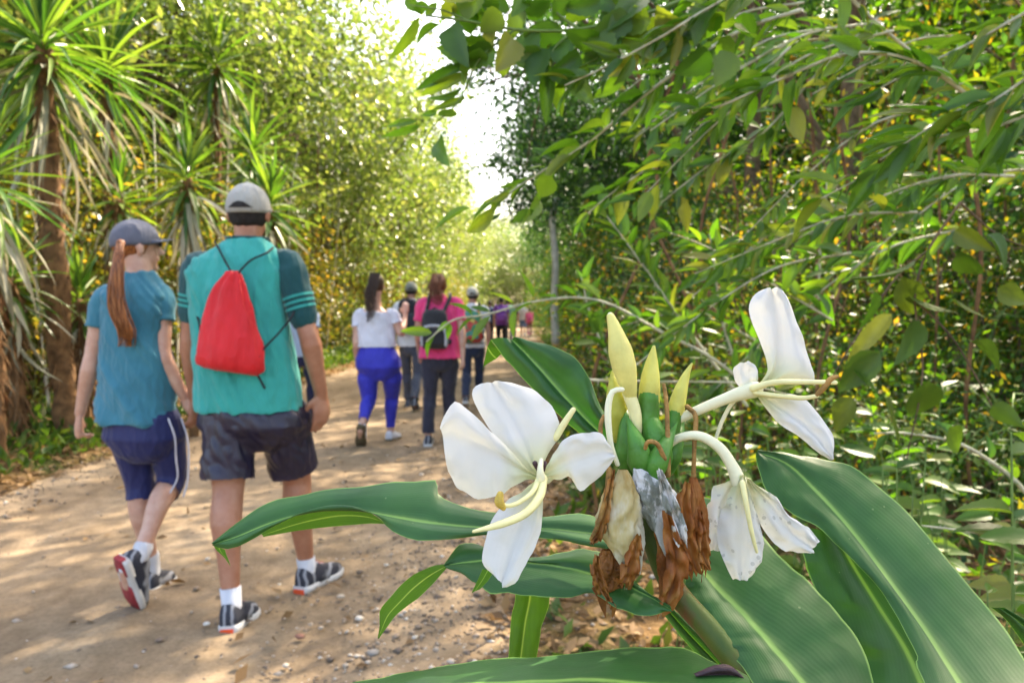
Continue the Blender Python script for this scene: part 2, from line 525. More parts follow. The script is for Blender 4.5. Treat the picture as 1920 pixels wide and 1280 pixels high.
# high trees added beside the camera for their shade; unseen crowns dapple the road
ccrowns = []
for i in range(2):
    me, C = crown_mesh('crown', (2.7, 2.7, 1.5), 60, 6500, .15, .52, 150 + i, .45)
    me.materials.append(M_right)
    tm = trunk_mesh('trunk', 7.2, .15, C, Vector((-.8, 0, 7.6)), 14, 160 + i); tm.materials.append(M_bark)
    protos.append((tm, me, Vector((-.8, 0, 7.6))))
CT = [(3.5, 3.6, .82), (3.2, 7.2, .95), (4.2, -1.0, 1.0), (2.9, 9.2, .95)]
for i, (x, y, s) in enumerate(CT):
    tree(len(protos) - 2 + i % 2, x, y, s, (i * 37 % 10) * .05 - .2, 'high crowned shade tree added by the right thicket, %s of four, its crown out of view' % ORD[i], 'shade trees added by the right thicket')

# the slim pale trunk on the right of the road
t = empty('pale_tree', (at(1040, 600, 15).x, 15, 0), 'slim tree with a whitish bare trunk at the right roadside', 'tree')
bm = bmesh.new()
tube(bm, catmull([at(1041, 640, 15), at(1039, 560, 15), at(1042, 500, 15), at(1037, 440, 15.1), at(1036, 400, 15.2), at(1044, 375, 15.3)], 16), np.linspace(.085, .06, 16), 10, noise_=.2)
link('trunk', bm_mesh(bm, 'trunk'), t, mat=M_pale)
me, C = crown_mesh('crown', (1.6, 1.4, 1.3), 50, 9000, .10, .5, 77, .34); me.materials.append(M_right)
c_ = link('crown', me, t); c_.location = at(1062, 300, 15.6) - Vector(t.location)

# a thin branch spray of the dark tree reaching out over the road against the sky
t = empty('sky_branch', at(1010, 130, 8.5), 'thin dark leafy branch reaching over the road against the white sky', 'branch')
bm = bmesh.new(); Cs = []
main = [at(1120, 60, 8.6), at(1040, 120, 8.5), at(960, 140, 8.4), at(890, 165, 8.3)]
tube(bm, catmull(main, 12), np.linspace(.03, .008, 12), 5)
for (a_, b_) in (((1040, 120), (1000, 230)), ((1000, 132), (965, 210)), ((960, 140), (900, 110)), ((930, 150), (885, 90)), ((1020, 125), (960, 60)), ((1060, 110), (1010, 290)), ((1000, 130), (905, 195)), ((990, 135), (850, 135)), ((1010, 200), (985, 320)), ((980, 100), (850, 40)), ((1030, 60), (930, 20))):
    p0, p1 = at(*a_, 8.5), at(*b_, 8.4 + random.uniform(-.4, .4))
    q = catmull([p0, p0.lerp(p1, .5) + Vector((0, 0, .05)), p1], 8)
    tube(bm, q, np.linspace(.012, .004, 8), 4)
    Cs += [q[j] for j in (2, 3, 4, 5, 6, 7)]
link('branch', bm_mesh(bm, 'branch'), t, mat=M_bark)
Cs = np.array(Cs); n_ = 2300
idx = rng.integers(0, len(Cs), n_)
off = rng.normal(size=(n_, 3)) * .13
Ln = .06 * rng.uniform(.6, 1.3, n_)
me = leaf_cloud('foliage', Cs[idx] + off, off + rng.normal(0, .05, (n_, 3)), Ln, Ln * .5, rng.uniform(0, .8, n_))
o = link('foliage', me, t, mat=M_right); o['kind'] = 'stuff'
# ------------------------------------------------------------------ undergrowth
def stems_mesh(h, spread, n, r0, seed, vert=1.0):
    rr = random.Random(seed); bm = bmesh.new(); tips = []
    for k in range(n):
        a = rr.random() * 6.28; s_ = spread * rr.uniform(.3, 1)
        b0 = Vector((rr.uniform(-.35, .35) * spread, rr.uniform(-.35, .35) * spread, -.1))
        b1 = b0 + Vector((math.cos(a) * s_ * .35, math.sin(a) * s_ * .35, h * rr.uniform(.4, .6)))
        b2 = b0 + Vector((math.cos(a) * s_, math.sin(a) * s_, h * rr.uniform(.65, 1.05)))
        q = catmull([b0, b1, b2], 8)
        tube(bm, q, np.linspace(r0, r0 * .3, 8), 4); tips.append(q)
    return bm_mesh(bm), tips

shp = []
for i, (mt, st) in enumerate(((M_leftd, M_fibre), (M_leftd, M_fibre), (M_left, M_bark), (M_right, M_bark), (M_thick, M_bark), (M_thick, M_fibre))):
    me, C = crown_mesh('foliage', (1.5, 1.5, 1.7), 60, 8500, .095, .46, 80 + i, .33, hang=.5, flatc=.8)
    me.materials.append(mt)
    sm, _ = stems_mesh(3.2, 1.3, 26, .022, 90 + i)
    sm.materials.append(st)
    shp.append((sm, me))
def shrub(k, x, y, s, rz, label, group, sz=1.0):
    sm, fm = shp[k]
    t = empty('shrub', (x, y, gz(x, y) - .02), label, 'shrub', group)
    t.rotation_euler = (0, 0, rz); t.scale = (s, s, s * sz)
    for nm, me, z in (('stems', sm, 0), ('foliage', fm, 1.6)):
        o = bpy.data.objects.new(nm, me); COL.objects.link(o); o.parent = t; o.location = (0, 0, z)
    return t
US = [(-5.9, 7.6, .95), (-7.3, 6.9, 1.2), (-5.6, 9.6, 1.0), (-7.4, 10.4, 1.3), (-5.7, 11.8, 1.0), (-6.6, 14.2, 1.2), (-5.3, 15.4, .95), (-5.9, 18.6, 1.1), (-5.1, 20.6, .9), (-5.2, 24, 1.0), (-5.0, 28.5, 1.0), (-4.8, 33.5, 1.0), (-4.7, 40, 1.05), (-4.5, 48, 1.1), (-4.2, 57, 1.2)]
for i, (x, y, s) in enumerate(US):
    shrub((0, 1, 2)[i % 3] if i > 4 else i % 2, x, y, s, i * 1.3, 'golden-green shrub, %s from the camera beneath the left roadside trees' % ORD[i], 'shrubs beneath the left trees', 1.0)
UB = [(-9.2, 8, 1.7), (-10.5, 13, 1.8), (-9.6, 18, 1.7), (-9, 24, 1.7), (-8.6, 31, 1.8), (-8, 40, 1.9), (-7.6, 52, 2.0), (-14, 10, 2.2), (-15, 19, 2.3), (-14, 30, 2.4)]
for i, (x, y, s) in enumerate(UB):
    shrub(i % 3, x, y, s, i * 2.1, 'large ochre bush, %s from the camera in the deep wood left of the road' % ORD[i], 'large bushes deep in the left wood', 1.15)
UR = [(2.8, 10.2, .9), (2.9, 12.6, 1.0), (2.5, 15.4, .85), (2.5, 18.2, .95), (2.3, 22, .9), (2.4, 26.5, 1.0), (2.5, 32, 1.0), (2.7, 39, 1.0), (2.9, 47, 1.1), (3.2, 56, 1.3)]
for i, (x, y, s) in enumerate(UR):
    shrub(3 + i % 2, x, y, s, i * 1.9, 'dark green shrub, %s beyond the near thicket along the right roadside' % ORD[i], 'shrubs along the right roadside')
UQ = [(5.2, 5.2, 1.3), (6.3, 7.6, 1.5), (5.4, 9.4, 1.4), (7.6, 5.0, 1.7), (8.6, 9.5, 1.9), (7.4, 12.5, 1.8), (6.8, 16.5, 1.8), (7.4, 22, 1.9), (7.2, 29, 1.9), (11, 8, 2.2), (12, 14, 2.4), (4.4, 4.2, .9), (9.6, 6.4, 2.0)]
for i, (x, y, s) in enumerate(UQ):
    shrub((5, 4, 5, 3)[i % 4], x, y, s, i * 2.7, 'brown and green bush, %s of those filling the wood behind the right thicket' % ORD[i], 'bushes filling the right wood', 1.1)
for i in range(5):
    x = (-3.2, -1.0, 1.4, 3.6, -5.6)[i]
    shrub(2 if i < 3 else 3, x, 60 + (i * 37 % 9), 1.35, i, 'round bush at the far end of the road, %s of five' % ORD[i], 'bushes at the far end of the road')

# ------------------------------------------------------------------ leaf blades as parts
def blade(name, n, prof, bend, cup, serr=0.0, wr=.45, twist=0.0):
    """unit blade along +X, width 1 before scaling, folded along its midrib"""
    V, F = [], []
    for i in range(n + 1):
        t = i / n
        hw = prof(t) * .5
        if serr and i % 2 and 0 < i < n: hw *= 1 - serr
        z = -bend * t * t
        for sgn in (-1, -.5, 0, .5, 1):
            V.append((t, sgn * hw, z + (cup * abs(sgn) * hw + twist * sgn * hw * t) * wr))
    for i in range(n):
        for k in range(4):
            a = i * 5 + k
            F.append((a, a + 1, a + 6, a + 5))
    return arr_mesh(name, np.array(V), np.array(F), smooth_=True)
lance = lambda t: 1.0 * max(math.sin(math.pi * min(t ** .75, 1)), .0) ** .9 + .02
ovate = lambda t: max(math.sin(math.pi * min(t ** .6, 1)), 0) ** .75 + .02
strap = lambda t: min(1, .55 + 3 * t) * (1 - max(0, (t - .45) / .55) ** 1.7) + .02
def variants(prof, mat, n=8, serr=0.0, k=4):
    out = []
    for i in range(k):
        me = blade('leaf', n, prof, .05 + .09 * i, (.3 + .25 * (i % 3)), serr, .45, (-.4, .1, .25, -.05)[i % 4])
        me.materials.append(mat); out.append(me)
    return out
L_sprig = variants(lance, M_sprig); L_ovate = variants(ovate, M_sprig, 12, .12); L_old = variants(lambda t: max(math.sin(math.pi * min(t ** .62, 1)), 0) ** .95 + .01, M_olive, 12, .06)
L_small = variants(ovate, leaf_mat('thicket_leaf', [(0, (.02, .07, .015)), (.55, (.05, .13, .022)), (.85, (.10, .16, .03)), (1, (.22, .15, .03))], (1.6, 1.5, .4), .45, .42, .4, 'obj'), 6)
def lmat(pos, d, nrm, ln, wd):
    d = Vector(d).normalized(); nrm = Vector(nrm)
    nrm = nrm - d * nrm.dot(d)
    if nrm.length < 1e-4: nrm = d.orthogonal()
    nrm.normalize(); y = nrm.cross(d)
    return Matrix.Translation(pos) @ Matrix((( d.x * ln, y.x * wd, nrm.x * ln, 0), (d.y * ln, y.y * wd, nrm.y * ln, 0), (d.z * ln, y.z * wd, nrm.z * ln, 0), (0, 0, 0, 1)))
def put_leaf(me, parent, M, name='leaf', base=None):
    o = bpy.data.objects.new(name, me); COL.objects.link(o); o.parent = parent
    o.matrix_local = Matrix.Translation(-(base if base is not None else parent.location)) @ M
    return o
def rvec(s=1.0): return Vector((random.gauss(0, s), random.gauss(0, s), random.gauss(0, s)))

# ------------------------------------------------------------------ yuccas on the left
Y_green = []; Y_dry = []
for i in range(4):
    me = blade('leaf', 7, strap, (.05, .18, .35, .5)[i], .6, 0, .07, .05); me.materials.append(M_yucca); Y_green.append(me)
    me = blade('dead_leaf', 7, strap, (.1, .3, .55, .8)[i], .6, 0, .07, .3); me.materials.append(M_ydry); Y_dry.append(me)
def yucca(px, py, Y, ln, label, ng=46, nd=34, wd=.06, up=.9, trunk_r=.06, lean=0.0):
    ng, nd = int(ng * 1.5), int(nd * .55)
    h = at(px, py, Y)
    base = Vector((h.x + lean, Y + .05, gz(h.x + lean, Y)))
    t = empty('yucca', base, label, 'yucca', 'yuccas on the left of the road')
    bm = bmesh.new()
    q = catmull([base - Vector((0, 0, .1)), base.lerp(h, .5) + Vector((-lean * .3, 0, 0)), h - Vector((0, 0, .05))], 22)
    rad = [trunk_r * (1.25 - .35 * i / 21) * (1 + .18 * random.uniform(-1, 1)) for i in range(22)]
    tube(bm, q, rad, 11, noise_=.35)
    tr = link('trunk', bm_mesh(bm), t, mat=M_fibre)
    # shaggy fibres on the trunk, one part
    n_ = 420
    ti = rng.integers(4, 22, n_); ang = rng.uniform(0, 6.28, n_); trunk_r *= .8
    P = np.array([q[i] for i in ti]) + np.stack([np.cos(ang), np.sin(ang), rng.normal(0, .3, n_)], 1) * trunk_r * 1.0
    D = np.stack([np.cos(ang) * .35, np.sin(ang) * .35, -np.ones(n_)], 1) + rng.normal(0, .18, (n_, 3))
    Ln = rng.uniform(.10, .26, n_)
    f = link('trunk_fibres', leaf_cloud('fibres', P, D, Ln, Ln * .09, rng.uniform(0, 1, n_), up=0), t, mat=M_fibre); f['kind'] = 'stuff'
    for k in range(ng):
        u = (k + .5) / ng
        el = R(82) - R(135) * u ** 1.1 + random.gauss(0, .16)
        az = k * 2.39996 + random.gauss(0, .15)
        d = Vector((math.cos(az) * math.cos(el), math.sin(az) * math.cos(el), math.sin(el)))
        p = h + Vector((0, 0, .12 - .3 * u)) + d * .04
        put_leaf(random.choice(Y_green[1:] if u > .5 else Y_green[:3] if u > .25 else Y_green[:2]), t, lmat(p, d, Vector((0, 0, 1)) + rvec(.25) + d * .01, ln * random.uniform(.6, 1.15), wd * random.uniform(.7, 1.1)), base=base)
    for k in range(nd):
        u = (k + .5) / nd
        el = R(-10) - R(65) * u + random.gauss(0, .15)
        az = k * 2.39996 + 1 + random.gauss(0, .3)
        d = Vector((math.cos(az) * math.cos(el), math.sin(az) * math.cos(el), math.sin(el)))
        p = h + Vector((0, 0, -.15 - .6 * u * ln)) + d * .08
        put_leaf(random.choice(Y_dry), t, lmat(p, d, Vector((0, 0, 1)) + rvec(.3), ln * random.uniform(.7, 1.1), wd * .9), 'dead_leaf', base)
    return t
yucca(82, 85, 6.6, .95, 'tallest yucca with long blades and hanging dry leaves, at the upper left', 64, 54, .046, trunk_r=.085, lean=.1)
yucca(200, 130, 8.2, .95, 'bright green yucca just right of the tallest yucca', 50, 26, .05)
yucca(-30, 330, 5.6, .62, 'yucca with pale drooping blades at the left border', 46, 54, .042)
yucca(352, 330, 7.4, .55, 'dark green yucca standing between the ponytailed woman and the man in teal', 40, 54, .05, trunk_r=.045)
yucca(505, 385, 9.0, .62, 'sunlit yellow-green yucca directly behind the grey capped head of the man in teal', 50, 44, .06, trunk_r=.05)
yucca(475, 285, 10.0, .65, 'pale yucca high above the man in teal', 40, 26, .06, trunk_r=.045)
yucca(225, 372, 7.9, .42, 'small yucca just above the ponytailed woman', 34, 40, .045, trunk_r=.05)
yucca(150, 560, 6.9, .40, 'low young yucca left of the ponytailed woman', 36, 40, .04, trunk_r=.05)
yucca(20, 520, 6.2, .45, 'low yucca near the left border beneath the drooping yucca', 30, 40, .045, trunk_r=.05)
yucca(405, 120, 11.0, .8, 'dark yucca rosette high among the left trees', 44, 20, .06, trunk_r=.045)

# hanging lianas in the left wood
for i in range(16):
    px = (18, 60, 110, 135, 170, 300, 250, 330, 400, 610, 560, 640, 520, 90, 205, 665)[i]
    Y = max(random.uniform(7.0, 10.5), 4.6 * FPX / (960 - px))
    a_ = at(px + random.uniform(-40, 40), random.uniform(120, 330), Y); b_ = at(px, 640, Y); b_.z = gz(b_.x, Y)
    bm = bmesh.new()
    m_ = a_.lerp(b_, .5) + Vector((random.uniform(-.25, .25), 0, 0))
    tube(bm, catmull([a_, a_.lerp(m_, .5) + rvec(.06), m_, b_], 16), random.uniform(.008, .02), 6, noise_=.3)
    me = bm_mesh(bm); me.transform(Matrix.Translation(-b_))
    lord = sorted((18, 60, 110, 135, 170, 300, 250, 330, 400, 610, 560, 640, 520, 90, 205, 665)).index(px)
    o = link('liana', me, mat=random.choice((M_fibre, M_bark, M_pale)), mw=Matrix.Translation(b_))
    tag(o, 'thin liana hanging to the ground in the left wood, %s from the left of sixteen' % ORD[lord], 'liana', 'lianas in the left wood')

# ------------------------------------------------------------------ thicket on the right: shrubs with leaves one can pick out
def thicket(x, y, h, spread, nst, npart, nstuff, label, ll=.06, seed=1, lean=(0, 0)):
    nstuff = int(nstuff * 2.2)
    random.seed(seed * 13 + 5)
    base = Vector((x, y, gz(x, y)))
    t = empty('thicket_shrub', base, label, 'shrub', 'leafy shrubs in the right thicket')
    bm = bmesh.new(); cand = []
    for k in range(nst):
        a = random.random() * 6.28; s_ = spread * random.uniform(.4, 1)
        b0 = base + Vector((random.uniform(-.3, .3) * spread, random.uniform(-.3, .3) * spread, -.08))
        b2 = b0 + Vector((math.cos(a) * s_ + lean[0], math.sin(a) * s_ + lean[1], h * random.uniform(.55, 1.05)))
        b1 = b0.lerp(b2, .5) + Vector((0, 0, h * .18))
        b3 = b2 + Vector((math.cos(a) * s_ * .5, math.sin(a) * s_ * .5, -h * random.uniform(0, .18)))
        q = [Vector(v) for v in catmull([b0, b1, b2, b3], 16)]
        tube(bm, q, np.linspace(.011, .003, 16), 5)
        for j in range(3, 16):
            if random.random() < .55:
                d = (Vector((random.gauss(0, 1), random.gauss(0, 1), random.gauss(.1, .5)))).normalized()
                e = q[j] + d * random.uniform(.15, .45) + Vector((0, 0, -.05))
                tq = [Vector(v) for v in catmull([q[j], q[j].lerp(e, .5) + Vector((0, 0, .03)), e], 7)]
                tube(bm, tq, np.linspace(.004, .0015, 7), 4)
                for m in range(1, 7):
                    for sd in (-1, 1): cand.append((tq[m], (tq[m] - tq[m - 1]).normalized(), sd))
    link('stems', bm_mesh(bm), t, mat=random.choice((M_green, M_bark, M_fibre)))
    random.shuffle(cand)
    cand.sort(key=lambda c: (c[0] - Vector((0, 0, CAMZ))).length + random.uniform(0, .5))
    for i, (p, d, sd) in enumerate(cand[:npart]):
        side = d.cross(Vector((0, 0, 1)))
        dd = d * .5 + side * sd * .8 + Vector((0, 0, random.uniform(-.5, .1)))
        ln = ll * random.uniform(.6, 1.25)
        put_leaf(random.choice(L_small), t, lmat(p, dd, Vector((0, 0, 1)) + rvec(.35), ln, ln * random.uniform(.4, .55)), base=base)
    if nstuff:
        C = np.array([list(c[0]) for c in cand])
        idx = rng.integers(0, len(C), nstuff)
        off = rng.normal(size=(nstuff, 3)) * .16
        Ln = ll * rng.uniform(.4, 1.0, nstuff)
        d = off + rng.normal(0, .05, (nstuff, 3)); d[:, 2] -= .04
        o = link('foliage', leaf_cloud('foliage', C[idx] + off, d, Ln, Ln * .5, rng.uniform(0, 1, nstuff)), t, mat=M_thick); o['kind'] = 'stuff'
    return t
TH = [(1.15, 5.2, 1.0, .55, 9, 170, 500, 'low leafy shrub at the road edge behind the yellow buds', .065),
      (1.9, 4.9, 1.5, .7, 11, 220, 900, 'shrub with sunlit small leaves behind the upper right white flower', .06),
      (1.3, 7.0, 1.3, .7, 10, 160, 800, 'shrub at the right road edge beside the slim pale tree', .07),
      (2.3, 6.6, 2.3, .9, 12, 220, 1500, 'tall twiggy shrub in the middle of the right thicket', .065),
      (2.9, 5.4, 2.6, .9, 12, 220, 1500, 'tall twiggy shrub beneath the long arching canes', .06),
      (3.6, 5.0, 2.4, .9, 11, 180, 1400, 'tall brownish shrub near the right border', .065),
      (1.75, 9.2, 1.6, .8, 10, 120, 1200, 'leafy shrub by the road where the walkers disappear', .08),
      (2.6, 8.6, 3.0, 1.0, 12, 160, 1800, 'high leafy shrub below the dark trees on the right', .08),
      (2.5, 3.7, .8, .5, 9, 160, 500, 'low shrub on the ground right of the hanging flower', .06),
      (2.2, 2.9, .45, .45, 9, 150, 200, 'low leafy plants at the lower right behind the broad leaves', .07),
      (3.4, 3.7, 1.4, .7, 10, 140, 900, 'dim shrub at the right border at half height', .07),
      (1.75, 3.5, .75, .5, 9, 130, 900, 'low dense shrub between the drooping flower and the upper right flower', .055),
      (2.5, 4.5, 1.25, .7, 11, 130, 1400, 'dense mid-height shrub behind the dim vine leaves', .055),
      (3.1, 4.5, 1.7, .8, 11, 110, 1500, 'dense shrub at the right border behind the vine', .055),
      (1.5, 4.3, .8, .55, 9, 110, 1000, 'dense low shrub behind the long pale flower tube', .055),
      (2.0, 5.8, 1.7, .8, 11, 110, 1600, 'dense shrub in the heart of the right thicket', .055),
      (3.2, 7.2, 3.4, 1.1, 12, 160, 1900, 'high shrub filling the upper part of the right thicket', .075)]
for i, a in enumerate(TH): thicket(*a, seed=i + 3)
for i in range(12):                                          # brown vines trailing down inside the right thicket
    px, y0 = 1180 + 62 * i + (i * 29 % 40), (i * 53) % 180 + 60
    Y = 3.4 + (i * 17 % 10) * .25
    a_, b_ = at(px, y0, Y), at(px - 40 + (i * 31 % 80), 820, Y); b_.z = gz(b_.x, Y)
    rl = random.Random(i); sw = Vector((rl.uniform(-.25, .25), rl.uniform(-.2, .2), 0))
    bm = bmesh.new(); tube(bm, catmull([a_, a_.lerp(b_, .3) + sw, a_.lerp(b_, .65) - sw * .7, b_], 24), rl.uniform(.005, .012), 6, noise_=.35)
    me = bm_mesh(bm); me.transform(Matrix.Translation(-b_))
    tag(link('hanging_vine', me, mat=M_fibre, mw=Matrix.Translation(b_)), 'brown vine trailing to the ground in the right thicket, %s from the left of twelve' % ORD[i], 'vine', 'brown vines in the right thicket')
random.seed(99)
# ------------------------------------------------------------------ people
TMP = bpy.data.scenes.new('bake')
def bake(bm, voxel, sm=4, mat=None, disp=None, keep=None):
    """union of overlapping closed shapes as ONE continuous surface"""
    bmesh.ops.recalc_face_normals(bm, faces=bm.faces[:])
    me = bpy.data.meshes.new('b'); bm.to_mesh(me); bm.free()
    o = bpy.data.objects.new('b', me); TMP.collection.objects.link(o)
    r = o.modifiers.new('r', 'REMESH'); r.mode = 'VOXEL'; r.voxel_size = voxel; r.use_smooth_shade = True
    if sm:
        s_ = o.modifiers.new('s', 'SMOOTH'); s_.factor = .5; s_.iterations = sm
    vl = TMP.view_layers[0]; vl.update()
    dg = vl.depsgraph
    out = bpy.data.meshes.new_from_object(o.evaluated_get(dg))
    bpy.data.objects.remove(o); bpy.data.meshes.remove(me)
    n = len(out.vertices)
    co = np.empty(n * 3, np.float32); out.vertices.foreach_get('co', co); co = co.reshape(-1, 3)
    if disp:
        no = np.empty(n * 3, np.float32); out.vertices.foreach_get('normal', no); no = no.reshape(-1, 3)
        dv = np.array([disp(Vector(p)) for p in co], np.float32)
        out.vertices.foreach_set('co', (co + no * dv[:, None]).ravel()); out.update()
    if keep:
        b2 = bmesh.new(); b2.from_mesh(out)
        kill = [f for f in b2.faces if not keep(f.calc_center_median(), f.normal)]
        bmesh.ops.delete(b2, geom=kill, context='FACES'); b2.to_mesh(out); b2.free()
    out.materials.clear()
    if mat: out.materials.append(mat)
    smooth(out)
    return out

def folds(seed, amp, sx=14, sz=5, dirx=(1, .3, .35)):
    amp *= 1.35
    dx = Vector(dirx).normalized()
    def f(p):
        q = Vector((p.dot(dx) * sx, p.y * 6, p.z * sz + p.x * 3)) + Vector((seed * 7.7, 0, 0))
        a = noise.noise(q); b_ = noise.noise(q * 2.3)
        return max(amp * (a * .8 + (abs(b_) - .3) * .7), -.006)
    return f

def cloth(name, col, rough=.85, weave=900, sheen=.25, spec=.15, bump=.25):
    m = simple(name, col, rough, .13, 7, 0, weave, spec, sheen)
    N, L = m.node_tree.nodes, m.node_tree.links
    tc = N.new('ShaderNodeTexCoord').outputs['Object']
    mp = N.new('ShaderNodeMapping'); mp.inputs['Scale'].default_value = (1.5, 1.2, .55); mp.inputs['Rotation'].default_value = (0, .45, .2); L.new(tc, mp.inputs[0])
    f1 = noisen(N, L, 11, 2, mp.outputs[0], .45)
    h = mathn(N, L, 'ADD', mathn(N, L, 'MULTIPLY', mathn(N, L, 'ABSOLUTE', mathn(N, L, 'SUBTRACT', f1, .5)), -9.0), mathn(N, L, 'MULTIPLY', noisen(N, L, weave, 2, tc), .12))
    bumpn(N, L, h, .32, .012, N['Principled BSDF'])
    return m
def skin(name, col):
    m, nt, N, L, b, out = newmat(name)
    tc = N.new('ShaderNodeTexCoord').outputs['Object']
    f = noisen(N, L, 13, 6, tc, .7)
    r = ramp(N, [(.3, tuple(c * k for c, k in zip(col, (.84, .70, .64)))), (.7, tuple(c * k for c, k in zip(col, (1.1, 1.14, 1.16))))]); L.new(f, r.inputs[0])
    L.new(r.outputs[0], b.inputs['Base Color']); b.inputs['Roughness'].default_value = .5
    b.inputs['Subsurface Weight'].default_value = .12
    b.inputs['Subsurface Radius'].default_value = (.012, .005, .003)
    bumpn(N, L, noisen(N, L, 260, 3, tc), .15, .002, b)
    return m
SK1 = skin('skin_tan', (.40, .19, .12)); SK2 = skin('skin_fair', (.56, .34, .26)); SK3 = skin('skin_mid', (.48, .27, .18))
def mottle2(name, c0, c1):
    m, nt, N, L, b, out = newmat(name)
    tc = N.new('ShaderNodeTexCoord').outputs['Object']
    wv = N.new('ShaderNodeTexWave'); wv.inputs['Scale'].default_value = 9; wv.inputs['Distortion'].default_value = 6; L.new(tc, wv.inputs['Vector'])
    r = ramp(N, [(.55, c0), (.68, c1), (.9, tuple(min(c * 2.2, 1) for c in c1))]); L.new(wv.outputs['Fac'], r.inputs[0])
    L.new(r.outputs[0], b.inputs['Base Color']); b.inputs['Roughness'].default_value = .75
    bumpn(N, L, noisen(N, L, 320, 3, tc), .4, .002, b)
    return m
def hairm(name, c0, c1, c2):
    m, nt, N, L, b, out = newmat(name)
    tc = N.new('ShaderNodeTexCoord').outputs['Object']
    mp = N.new('ShaderNodeMapping'); mp.inputs['Scale'].default_value = (1, 1, .07); L.new(tc, mp.inputs[0])
    r = ramp(N, [(.32, c0), (.5, c1), (.68, c2)]); L.new(noisen(N, L, 150, 4, mp.outputs[0], .6), r.inputs[0])
    L.new(r.outputs[0], b.inputs['Base Color']); b.inputs['Roughness'].default_value = .4; b.inputs['Specular IOR Level'].default_value = .5
    bumpn(N, L, noisen(N, L, 260, 3, mp.outputs[0]), .5, .003, b)
    return m
H_auburn = hairm('hair_auburn', (.07, .018, .006), (.26, .08, .02), (.46, .19, .06))
H_brown = simple('hair_brown', (.055, .028, .016), .45, .5, 40, .6, 300, .5)
H_red = simple('hair_redbrown', (.17, .05, .018), .45, .5, 40, .6, 300, .5)
H_dark = simple('hair_dark', (.022, .019, .02), .6, .5, 60, 1.0, 500, .3)
W_sock = cloth('sock_white', (.58, .59, .64), weave=700)
SH_dark = mottle2('shoe_dark', (.022, .025, .04), (.12, .125, .14))
SH_sole = simple('sole_pale', (.55, .55, .55), .7, .1)
SH_red = simple('sole_red', (.30, .035, .045), .65, .3, 60, .6, 130)
SH_orange = simple('sole_orange', (.75, .09, .03), .6, .1)
SH_white = simple('shoe_white', (.6, .62, .70), .7, .15, 40, .4)
SH_brown = simple('shoe_brown', (.12, .09, .05), .8, .2)

def J_generic(x, Y, h, phase=1, yaw=0.0, wide=1.0, stride=.27, arm=.16, lift=.0):
    """walking joints; phase 1 = right foot in front"""
    s = h / 1.7; f = phase
    P = dict(head=(0, .03, 1.585), neck=(0, .0, 1.45), hipc=(0, 0, .93),
             shL=(-.175 * wide, 0, 1.385), shR=(.175 * wide, 0, 1.385),
             elL=(-.225 * wide, arm * .35 * f - .03, 1.10), elR=(.225 * wide, -arm * .35 * f - .03, 1.10),
             wrL=(-.235 * wide, arm * 1.1 * f + .05, .87), wrR=(.235 * wide, -arm * 1.1 * f + .05, .87),
             hipL=(-.09, 0, .90), hipR=(.09, 0, .90))
    for sd, sg in (('L', -1), ('R', 1)):
        if sg * f > 0:
            P['kn' + sd] = (sg * .085, stride * .65, .475); P['an' + sd] = (sg * .08, stride, .085)
            P['hl' + sd] = (sg * .08, stride - .06, .0); P['to' + sd] = (sg * .10, stride + .20, .0)
        else:
            P['kn' + sd] = (sg * .085, -stride * .12, .47); P['an' + sd] = (sg * .08, -stride - .06, .15 + lift)
            P['hl' + sd] = (sg * .08, -stride - .14, .10 + lift); P['to' + sd] = (sg * .09, -stride + .10, .0 + lift * .3)
    c, n_ = math.cos(yaw), math.sin(yaw)
    return {k: Vector((x + (v[0] * c - v[1] * n_) * s, Y + (v[0] * n_ + v[1] * c) * s, v[2] * s)) for k, v in P.items()}, s

MALE = [(.84, .175, .125), (.95, .172, .12), (1.08, .165, .115), (1.22, .185, .125), (1.33, .195, .118), (1.39, .165, .095), (1.44, .095, .07), (1.475, .062, .06)]
FEM = [(.84, .178, .125), (.93, .170, .12), (1.06, .142, .105), (1.2, .158, .118), (1.31, .165, .105), (1.37, .145, .09), (1.425, .085, .065), (1.46, .055, .055)]

def ering(c, hw, hd, yaw, n=24):
    cy, sy = math.cos(yaw), math.sin(yaw)
    out = []
    for k in range(n):
        a = 2 * math.pi * k / n
        ca, sa = math.cos(a), math.sin(a)
        x = hw * math.copysign(abs(ca) ** .85, ca); y = hd * math.copysign(abs(sa) ** .85, sa)
        out.append(Vector((c[0] + x * cy - y * sy, c[1] + x * sy + y * cy, c[2])))
    return out

def hand(bm, wr, d, back, thumb, s=1.0, curl=.6):
    """palm, four unequal bent fingers and a thumb leaving the side of the palm"""
    d = d.normalized(); back = (back - d * back.dot(d)).normalized(); th = thumb - d * thumb.dot(d) - back * thumb.dot(back); th.normalize()
    pl = .085 * s
    tube(bm, [wr - d * .02, wr + d * pl * .35, wr + d * pl * .75, wr + d * pl], [.024 * s, .034 * s, .04 * s, .036 * s], 12, flat=(back, .5))
    for i, (ln, o) in enumerate(((.068, .030), (.078, .011), (.073, -.009), (.057, -.027))):
        p0 = wr + d * pl * .82 + th * o * s
        a = curl * (.7 + .12 * i)
        p = [p0]; ang = a * .5
        for seg in (.45, .32, .23):
            dd = d * math.cos(ang) - back * math.sin(ang)
            p.append(p[-1] + dd * ln * s * seg * 1.1); ang += a * .75
        tube(bm, p, [.0098 * s, .0092 * s, .0085 * s, .0070 * s], 8)
    p0 = wr + d * pl * .22 + th * .022 * s
    p1 = p0 + (d * .5 + th * .7 - back * .25).normalized() * .036 * s
    p2 = p1 + (d * .85 + th * .2 - back * .45).normalized() * .028 * s
    p3 = p2 + (d * .95 - back * .4).normalized() * .020 * s
    tube(bm, [p0, p1, p2, p3], [.0125 * s, .0112 * s, .010 * s, .008 * s], 8)

